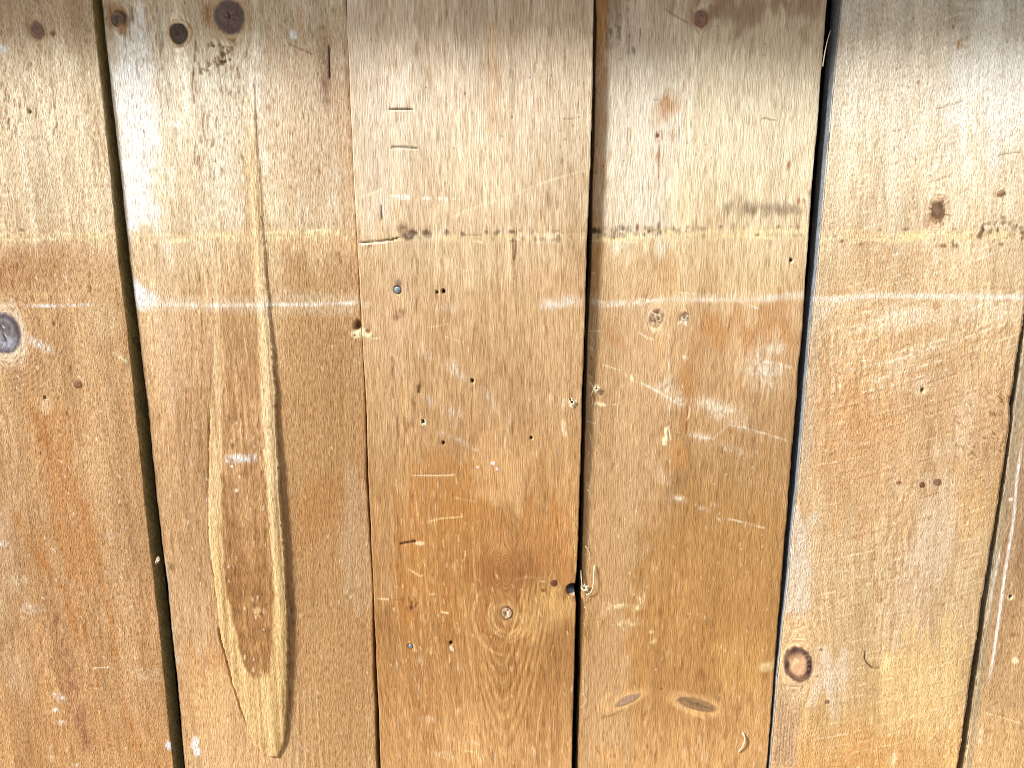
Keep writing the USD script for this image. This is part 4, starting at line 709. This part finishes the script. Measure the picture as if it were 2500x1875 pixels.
B4.stroke(Q(2, 2, 590, 1350, 680, 1320, 790, 1260), 7, (140, 84, 38), 0.6, nz=0.8, tex=0.6, h=-0.25); B4.stroke(Q(2, 2, 1030, 1250, 1150, 1310, 1260, 1350), 8, (236, 194, 140), 0.5, tex=0.4, h=0.2); B4.stroke(Q(2, 2, 880, 1160, 960, 1180, 1040, 1200), 12, (176, 116, 62), 0.5, nz=0.7, tex=0.6); B4.spot(*q1(2, 2, 970, 1158), 4, 3, (90, 46, 22), 0.8)
for k in range(4): B4.stroke(Q(2, 2, 560 + 14 * k, 1320, 580 + 12 * k, 1240, 640 + 10 * k, 1180), 3, (226, 178, 120), 0.5, h=0.15)
B4.knot(*k4[4], (136, 98, 86), (128, 88, 72), halo=(176, 138, 110), rings=2, crack=False)
B4.stroke(Q(2, 0, 990, 50, 1060, 100, 1150, 150), 4, (150, 116, 90), 0.6, h=-0.2)
bx, by = q1(2, 2, 485, 520); B4.hole(bx, by, 3.6, burst=1.0); B4.stroke([(bx - 6, by - 46), (bx - 5, by - 20), (bx - 3, by)], 3, (90, 56, 26), 0.8, h=-0.6); B4.stroke([(bx + 3, by + 4), (bx + 3, by + 40)], 2.6, (100, 60, 30), 0.7, h=-0.4)

# ============================================================ fifth plank, woolly and crossed by saw marks
B5 = Board([(2059, 0), (2045, 135), (2026, 347), (2010, 530), (1997, 680), (1981, 813), (1966, 1006), (1949, 1199)] + [(1939, 1274), (1926, 1428), (1912, 1544), (1900, 1659), (1882, 1875)],
           [(2606, 0), (2553, 400), (2500, 790)] + Q(3, 1, 1640, 560, 1610, 760, 1590, 900, 1581, 912, 1580, 1050, 1530, 1400, 1490, 1640) + Q(3, 2, 1450, 300, 1425, 450, 1395, 650, 1345, 980, 1300, 1300, 1245, 1659),
           1.5, 0.5, [(-200, (200, 192, 176)), (0, (208, 200, 182)), (200, (238, 224, 198)), (460, (234, 210, 172)), (720, (216, 180, 132)), (800, (212, 176, 128)), (1000, (212, 168, 118)), (1400, (212, 174, 124)), (1700, (216, 176, 120)), (1875, (214, 164, 98))],
           71, streak=0.75, tear=1.9, warp=(3, 0.09), rad=1.1, edge_rough=(0.12, 0.45), side_dark=1.0, sideL=(112, 113, 118), cup=-1.5)
k5 = [(*q1(3, 0, 1110, 1335), 20, 29, 0), (*q1(3, 0, 1515, 1222), 11, 7, 20), (*q1(3, 2, 230, 1003), 35, 49, 18), (*q1(3, 1, 1112, 1445), 10, 9, 0)]
B5.knots = list(k5); B5.tint = (1.0, 0.998, 1.03); B5.mat = 'woolly_pine'; B5.build_base(); B5.zone_gain = 0.85
B5.zone(2300, 60, 2520, 330, (246, 240, 222), 0.8, 60, tex=0.1); B5.zone(2080, 20, 2300, 420, (228, 206, 168), 0.35, 50)
B5.zone(2060, 610, 2300, 690, (198, 146, 88), 0.45, 40); B5.zone(2030, 950, 2200, 1130, (200, 142, 82), 0.55, 46); B5.zone(2090, 760, 2280, 850, (206, 156, 98), 0.4, 36); B5.zone(2040, 1140, 2150, 1280, (204, 146, 84), 0.4, 40)
B5.zone(2320, 1150, 2440, 1290, (212, 166, 100), 0.5, 40); B5.zone(2140, 1560, 2330, 1790, (232, 192, 124), 0.55, 44); B5.zone(2250, 1180, 2310, 1420, (226, 200, 170), 0.5, 26); B5.zone(2180, 1340, 2260, 1560, (218, 186, 156), 0.4, 34)
B5.zone(2060, 1770, 2200, 1900, (206, 146, 76), 0.5, 30); B5.zone(1930, 1255, 1970, 1500, (212, 196, 176), 0.7, 16, tex=0.2); B5.stroke([(2012, 620), (1990, 813), (1978, 1006), (1958, 1230)], 26, (190, 170, 142), 0.5, soft=0.9, tex=0.2); B5.zone(1990, 1600, 2060, 1720, (226, 206, 184), 0.5, 22)
B5.zone(1900, 1660, 1944, 1880, (186, 150, 114), 0.85, 7, tex=0.1)
for k in range(6): B5.stroke(Q(3, 2, 130 + 17 * k, 1180 + 30 * k, 110 + 19 * k, 1400, 90 + 20 * k, 1659), 2.6, (140, 104, 72), 0.6, h=-0.2, nz=0.3)
saw_ridges(B5, 2020, 60, 2520, 620, 62, 170, 0.16, (186, 146, 98), 0.45, w=4.2); saw_ridges(B5, 2000, 800, 2490, 1330, 24, 150, 0.2, (150, 100, 52), 0.6); saw_ridges(B5, 1950, 1330, 2420, 1900, 21, 100, 0.16, (156, 106, 56), 0.5, nz=0.8, brk=1.0)
saw_ridges(B5, 2030, 110, 2540, 1000, 27, 150, -0.12, (246, 228, 194), 0.8, w=6, nz=0.7, brk=0.8); saw_ridges(B5, 1960, 1000, 2480, 1900, 27, 130, -0.12, (238, 210, 164), 0.65, w=5, nz=0.7, brk=0.9)
saw_ridges(B5, 2180, 1100, 2420, 1260, 9, 56, 0.16, (150, 100, 50), 0.5, brk=0.9)
torn(B5, 2060, 40, 2500, 640, 200, ln=(8, 30), rgb=(176, 128, 78), amt=0.4, slant=-0.12); torn(B5, 2020, 640, 2480, 1250, 260, ln=(6, 22), rgb=(164, 110, 58), amt=0.4, slant=-0.18); torn(B5, 1960, 1250, 2400, 1870, 260, ln=(5, 16), rgb=(160, 104, 54), amt=0.4, slant=-0.25)
torn(B5, 2330, 950, 2460, 1120, 50, ln=(4, 12), rgb=(130, 82, 36), amt=0.7, slant=1.2); flecks(B5, 1960, 650, 2450, 1870, 150, amt=0.35, ang=(-60, 10), ln=(5, 14), w=(2, 3.4)); flecks(B5, 2060, 60, 2500, 560, 90, amt=0.6, ang=(-30, 10), ln=(6, 18))
B5.spot(*q1(3, 0, 1243, 282), 4, 14, (184, 130, 60), 0.9, soft=0.3); B5.spot(*q1(3, 0, 1210, 170), 3, 5, (140, 92, 48), 0.8); B5.spot(*q1(3, 0, 992, 518), 4, 6, (170, 112, 56), 0.8, rot=-30)
for x, y in ((632, 366), (932, 551), (893, 594), (858, 437), (910, 868), (630, 714), (1380, 488), (975, 1010), (960, 118)): B5.hole(*q1(3, 0, x, y), 2.4, deep=1.5)
B5.stroke(Q(3, 0, 1090, 690, 1140, 680, 1220, 655, 1300, 630), 3, (150, 112, 66), 0.6, h=-0.3); B5.stroke(Q(3, 0, 1480, 990, 1560, 970, 1659, 960), 3.4, (150, 112, 70), 0.6, h=-0.3); B5.stroke(Q(3, 0, 860, 830, 880, 815), 5, (160, 104, 54), 0.6)
B5.stroke(Q(3, 0, 1070, 1150, 1150, 1130, 1220, 1095), 3, (170, 120, 70), 0.6, h=-0.2); B5.stroke(Q(3, 0, 1215, 1400, 1216, 1500, 1214, 1600), 2.8, (150, 106, 64), 0.7, h=-0.4)
for p in ((985, 1000, 980, 960), (1115, 930, 1125, 1020), (930, 90, 935, 130), (895, 115, 900, 135), (900, 560, 898, 630), (738, 660, 740, 710)): B5.stroke(Q(3, 0, *p), 2.8, (252, 246, 226), 0.8, h=0.2)
rail_line(B5, 2006, 2230, 566, 574, 0.75, dots=10); rail_line(B5, 2170, 2540, 572, 566, 0.95, dots=20, w=18); B5.spot(*q1(3, 0, 960, 1490), 30, 11, (246, 216, 150), 0.85, nz=0.5, tex=0.3)
for i in range(22): B5.spot(rnd.uniform(2390, 2500), rnd.gauss(560, 12), rnd.uniform(3, 7), rnd.uniform(3, 7), (100, 72, 42), rnd.uniform(0.4, 0.9), nz=0.5)
for x, y, r in ((1145, 1555, 8), (1230, 1553, 9), (1520, 1545, 8), (510, 1525, 5), (630, 1545, 5), (1530, 1410, 8)): B5.spot(*q1(3, 0, x, y), r, r * 0.6, (130, 88, 50), 0.75, nz=0.5)
B5.stroke(Q(3, 1, 340, 290, 500, 285, 700, 265, 900, 265, 1300, 270, 1659, 275), 12, (242, 228, 204), 0.9, tex=0.35, nz=0.6, soft=0.9, fade=False)
for x, y, a, b, rot, amt in ((430, 330, 44, 17, 15, 0.6), (380, 410, 30, 14, 25, 0.4), (820, 400, 56, 25, 15, 0.65), (1000, 380, 50, 20, 8, 0.7), (900, 450, 50, 13, 10, 0.55), (1350, 340, 100, 38, 0, 0.5), (640, 470, 40, 11, 20, 0.5), (560, 620, 26, 12, 25, 0.45), (890, 680, 36, 18, 25, 0.5), (1080, 580, 56, 16, 15, 0.4), (740, 800, 10, 8, 0, 0.7), (1010, 820, 50, 11, 18, 0.5), (1560, 370, 40, 18, 10, 0.5), (1290, 1000, 24, 60, 0, 0.35), (1200, 1230, 40, 24, 20, 0.5), (440, 480, 34, 9, 25, 0.4)):
    B5.spot(*q1(3, 1, x, y), a, b, (243, 226, 194), amt * 0.85, rot=rot, nz=0.6, tex=0.7, soft=0.95)
B5.spot(*q1(3, 1, 1100, 320), 9, 11, (190, 140, 84), 0.7, nz=0.6)
B5.hole(*q1(3, 1, 1018, 862), 4.0); B5.spot(*q1(3, 1, 1020, 870), 22, 9, (240, 212, 160), 0.5, rot=10); B5.stroke(Q(3, 1, 1030, 830, 1120, 795, 1250, 755), 3, (166, 114, 60), 0.6, h=-0.3)
B5.knot(*k5[0], (112, 84, 58), (144, 106, 74), halo=(206, 158, 110), halo_amt=0.7, rings=1, crack=False, label='brown bearded knot just above the pale rubbed line')
for i in range(30):
    a = rnd.uniform(0, 6.28); r0 = rnd.uniform(0.65, 1.0); B5.stroke([(k5[0][0] + 20 * r0 * math.cos(a), k5[0][1] + 28 * r0 * math.sin(a)), (k5[0][0] + 30 * math.cos(a) + 8, k5[0][1] + 40 * math.sin(a) - 4)], 2.6, rnd.choice([(108, 74, 44), (232, 200, 156)]), 0.6, h=0.1)
B5.spot(k5[0][0] - 16, k5[0][1] + 28, 22, 14, (178, 122, 76), 0.6, tex=0.6)
B5.knot(*k5[1], (160, 122, 82), (110, 78, 48), halo=(206, 172, 126), rings=2, crack=False)
B5.knot(*q1(3, 1, 867, 1450), 6, 5.5, 0, (130, 84, 46), (120, 74, 40), halo=(200, 140, 84), rings=1, crack=False); B5.knot(*q1(3, 1, 1015, 1462), 7, 7.5, 0, (112, 62, 42), (66, 36, 24), halo=(196, 140, 90), rings=2, crack=False); B5.knot(*k5[3], (118, 88, 66), (110, 80, 62), halo=(214, 172, 126), rings=1, crack=False)
B5.spot(*q1(3, 1, 1060, 1510), 16, 10, (190, 132, 72), 0.6, tex=0.4); B5.spot(*q1(3, 1, 870, 1475), 18, 8, (236, 208, 164), 0.5, tex=0.5)
kx, ky, ra, rb, ro = k5[2]
B5.knot(kx, ky, ra, rb, ro, (186, 142, 104), (58, 30, 34), halo=(212, 176, 134), halo_amt=0.4, rings=1, rim_w=0.20, rim_at=0.80, edge_soft=0.06, crack=False, label='oval knot with a dark purple ring at the left edge')
B5.spot(kx + 3, ky + 12, ra * 0.38, rb * 0.32, (206, 158, 112), 0.8, rot=ro, nz=0.1); B5.spot(kx - 5, ky - 5, 9, 10, (226, 186, 136), 0.85, nz=0.6, tex=0.4, h=0.25); B5.spot(kx - 9, ky - 22, 16, 10, (120, 80, 52), 0.6, tex=0.6)
for k in range(4): B5.stroke([(kx + 12, ky - 18 + 12 * k), (kx + 30, ky - 26 + 12 * k)], 1.6, (196, 160, 130), 0.5)
B5.stroke(Q(3, 2, 658, 910, 652, 960, 662, 990, 690, 1018, 712, 1034), 3.2, (60, 34, 18), 0.85, h=-0.9, nz=0.5); B5.stroke(Q(3, 2, 712, 1030, 750, 1022), 4, (130, 84, 40), 0.8, h=-0.4); B5.spot(*q1(3, 2, 790, 1000), 12, 22, (242, 214, 150), 0.6, nz=0.5)
B5.knot(*q1(3, 2, 412, 1241), 6.5, 6, 0, (132, 98, 74), (110, 78, 56), rings=1, crack=False); B5.spot(*q1(3, 2, 375, 912), 4, 4, (110, 60, 36), 0.9); B5.stroke(Q(3, 2, 660, 960, 820, 965, 900, 958), 4, (240, 204, 140), 0.6, tex=0.5)
B5.spot(*q1(3, 2, 830, 1600), 8, 18, (246, 226, 176), 0.7, nz=0.4, tex=0.4)
for k in range(8): B5.stroke([(kx + 40 + 8 * k, ky - 60 + 6 * k), (kx + 60 + 8 * k, ky - 10 + 10 * k), (kx + 40 + 9 * k, ky + 70 + 6 * k)], 3, (226, 206, 184), 0.35, h=0.15, nz=0.6, tex=0.5)

# ============================================================ sixth plank, a sliver at the right edge
B6 = Board(Q(3, 1, 1672, 440, 1640, 760, 1615, 900, 1552, 1400, 1512, 1659) + Q(3, 2, 1455, 500, 1385, 1000, 1288, 1659), [(3180, 0), (2860, 1875)],
           2.4, 2.4, [(-200, (190, 168, 140)), (700, (190, 166, 134)), (1000, (178, 148, 114)), (1400, (182, 144, 104)), (1875, (206, 160, 104))],
           89, streak=0.9, tear=0.4, warp=(2, 0), rad=0.9, edge_rough=(0.12, 0.2), cup=-0.8)
B6.build_base()
B6.stroke([(2508, 800), (2470, 1100), (2440, 1300), (2400, 1600), (2366, 1875)], 22, (150, 134, 108), 0.75, nz=0.4, tex=0.2, fade=False)
B6.stroke(Q(3, 1, 1659, 1150, 1620, 1400, 1600, 1659) + Q(3, 2, 1580, 200, 1540, 450, 1505, 700, 1470, 950, 1435, 1150), 6, (238, 232, 224), 0.9, nz=0.4, tex=0.3, h=0.1); B6.stroke(Q(3, 2, 1520, 250, 1470, 500, 1430, 750), 5, (222, 214, 200), 0.6, tex=0.4)
B6.stroke(Q(3, 1, 1560, 1420, 1530, 1600) , 4, (120, 104, 84), 0.6, tex=0.4)
B6.zone(2440, 1690, 2510, 1720, (160, 124, 86), 0.3, 14); B6.zone(2400, 1700, 2520, 1950, (204, 164, 112), 0.25, 40); B6.spot(*q1(3, 2, 1605, 985), 7, 9, (240, 216, 168), 0.85, nz=0.5, rot=30, h=0.2); B6.hole(*q1(3, 2, 1580, 578), 3.4, burst=0.4); B6.spot(*q1(3, 2, 1590, 820), 6, 7, (140, 84, 48), 0.7); B6.spot(*q1(3, 1, 1580, 1555), 5, 4, (240, 222, 186), 0.8)
B6.stroke(Q(3, 2, 1400, 1310, 1520, 1340, 1659, 1385), 4, (226, 196, 150), 0.6); B6.stroke(Q(3, 2, 1390, 1210, 1500, 1215, 1659, 1200), 4, (140, 106, 72), 0.3, tex=0.7); B6.spot(*q1(3, 2, 1385, 1460), 6, 22, (226, 208, 176), 0.6, tex=0.4)
torn(B6, 2430, 900, 2560, 1870, 60, ln=(10, 30), rgb=(130, 92, 58), amt=0.5, slant=-0.2)

# ============================================================ loose slivers and fibres
B4.extra.append(('splinter', 'thin white splinter hanging off the right edge near the top', fibre(B4, [q1(3, 0, 385, 420), q1(3, 0, 400, 290), q1(3, 0, 432, 196)], 0.35, 0.15, 0.3, 1.6), 'pale_fibre'))
B4.extra.append(('splinter', 'small curled white fibre low on the plank', fibre(B4, Q(2, 2, 1485, 1435, 1497, 1470, 1485, 1510, 1458, 1557), 0.55, 0.2, 0.3, 0.7), 'pale_fibre'))
B4.extra.append(('splinter', 'curl of pale fibre round the burst hole', fibre(B4, [(bx + 24, by - 56), (bx + 22, by - 32), (bx + 20, by - 8), (bx + 12, by + 12), (bx + 4, by + 16)], 0.34, 0.18, 0.3, 1.2), 'pale_fibre'))
B4.extra.append(('splinter', 'short pale splinter beside the burst hole', fibre(B4, [(bx - 9, by - 44), (bx - 8, by - 22), (bx - 6, by - 2)], 0.3, 0.2, 0.3, 0.6), 'pale_fibre'))
def petals(B, u, v, r, n, seed):
    rg = np.random.default_rng(seed); out = []
    for i in range(n):
        a = 6.28 * (i + rg.uniform(-0.3, 0.3)) / n; l = r * rg.uniform(0.8, 1.7)
        out.append(fibre(B, [(u + r * 0.5 * math.cos(a), v + r * 0.5 * math.sin(a)), (u + l * math.cos(a + 0.2), v + l * math.sin(a + 0.2))], 0.38, 0.1, 0.15, 0.25, 5))
    return merge(out)
B4.extra.append(('hole_burr', 'pale torn burr round the hole at the left edge', petals(B4, bx, by, 8, 11, 3), 'pale_fibre'))
B4.extra.append(('hole_burr', None, petals(B4, *q1(2, 1, 560, 852), 6.5, 9, 4), 'pale_fibre'))
B3.extra.append(('hole_burr', 'pale torn burr round the hole near the right edge', petals(B3, *q1(2, 1, 405, 937), 7, 10, 6), 'pale_fibre'))
def edge_fibres(B, pts, n, seed, side, ln=(6, 26)):
    rg = np.random.default_rng(seed); P = np.array(pts); out = []
    for i in range(n):
        v = rg.uniform(P[:, 1].min(), P[:, 1].max()); o = np.argsort(P[:, 1]); u = np.interp(v, P[o, 1], P[o, 0])
        l = rg.uniform(*ln); a = rg.uniform(-0.5, 0.9)
        out.append(fibre(B, [(u - side * 2, v), (u + side * l * 0.25 * math.cos(a), v + l * 0.5), (u + side * l * 0.3 * math.sin(a), v + l)], 0.07, 0.04, 0.15, rg.uniform(0, 0.3), 7))
    return merge(out)
B4.extra.append(('loose_fibres', None, edge_fibres(B4, Q(2, 0, 568, 250, 545, 1300) + Q(2, 1, 523, 500, 510, 1100, 500, 1659) + Q(2, 2, 478, 1000, 461, 1659), 46, 12, 1, (10, 40)), 'pale_fibre'))
B2.extra.append(('splinter', 'tuft of pale fibre caught in the first gap', merge([fibre(B2, [(u, v), (u - 5, v + 4), (u - 3, v + 9)], 0.35, 0.12, 0.2, 0.5, 6) for u, v in Q(0, 2, 1008, 322, 1012, 330, 1004, 336, 1000, 345, 1014, 340)]), 'pale_fibre'))

B1.finish('plank', 'leftmost plank with a large grey knot on the picture edge and brown streaks below')
B2.finish('plank_001', 'plank with three knots at the top and a long raised yellow sliver down its middle')
B3.finish('plank_002', 'plank standing proud with knife cuts, a blue nail head and orange arched grain')
B4.finish('plank_003', 'plank set back in shade on its left with two slim grey knots near the bottom')
B5.finish('plank_004', 'woolly plank with slanting saw marks and an oval purple ringed knot')
B6.finish('plank_005', 'sliver of a greyish plank at the right edge with a white scratch')

# ============================================================ cap rail above the picture, whose shade falls on the top of the planks; added dark backing
def bevel_box(x0, x1, y0, y1, z0, z1, b=2.5):
    pts = [(x0, x1)]
    prof = [(y0 + b, z0), (y1 - b, z0), (y1, z0 + b), (y1, z1 - b), (y1 - b, z1), (y0 + b, z1), (y0, z1 - b), (y0, z0 + b)]
    n = len(prof); v = [(x0, y, z) for y, z in prof] + [(x1, y, z) for y, z in prof]
    f = []
    for i in range(n):
        j = (i + 1) % n; f += [(i, n + j, j), (i, n + i, n + j)]
    for i in range(1, n - 1): f += [(0, i, i + 1), (n, n + i + 1, n + i)]
    return np.array(v, float) / 1000.0, np.array(f)
zt = on_wall(1250, 0)[1]
usdkit.material(stage, '/World/Looks/rail_wood', {'g': ('geometry', {}), 'm': ('mapping', {'scale': (8.0, 160.0, 160.0)}), 'n': ('noise_texture', {'scale': 1.0, 'detail': 5.0}),
    'r': ('rgb_ramp', {'ramp': [(0.3, (0.20, 0.12, 0.06)), (0.7, (0.42, 0.28, 0.16))]}), 'p': ('principled_bsdf', {'roughness': 0.7})},
    [('g.position', 'm.vector'), ('m.vector', 'n.vector'), ('n.fac', 'r.fac'), ('r.color', 'p.base_color')], surface='p.BSDF')
v, f = bevel_box(-640, 760, -60, 19, zt + 75, zt + 113); rp = prim_mesh(FENCE + '/cap_rail', v, f, 'rail_wood'); rp.SetCustomDataByKey('label', 'horizontal wooden cap rail over the plank tops')
v, f = bevel_box(-640, 760, 60, 72, 20, zt + 90); bp = prim_mesh('/World/added_backing', v, f, 'dark_backing'); bp.SetCustomDataByKey('kind', 'structure'); bp.SetCustomDataByKey('label', 'added dark panel that blocks the sky behind the gaps')  # the second box is an added panel keeping sky out of the gaps

usdkit.material(stage, '/World/Looks/bare_earth', {'g': ('geometry', {}), 'n': ('noise_texture', {'scale': 14.0, 'detail': 6.0}),
    'r': ('rgb_ramp', {'ramp': [(0.3, (0.16, 0.12, 0.08)), (0.7, (0.34, 0.27, 0.19))]}), 'b': ('bump', {'distance': 0.02}), 'p': ('principled_bsdf', {'roughness': 0.9})},
    [('g.position', 'n.vector'), ('n.fac', 'r.fac'), ('r.color', 'p.base_color'), ('n.fac', 'b.height'), ('b.normal', 'p.normal')], surface='p.BSDF')
gv = np.array([(-40, -40, 0), (40, -40, 0), (40, 40, 0), (-40, 40, 0)], float)
gp = prim_mesh('/World/ground', gv, np.array([(0, 1, 2), (0, 2, 3)]), 'bare_earth'); gp.SetCustomDataByKey('kind', 'structure')
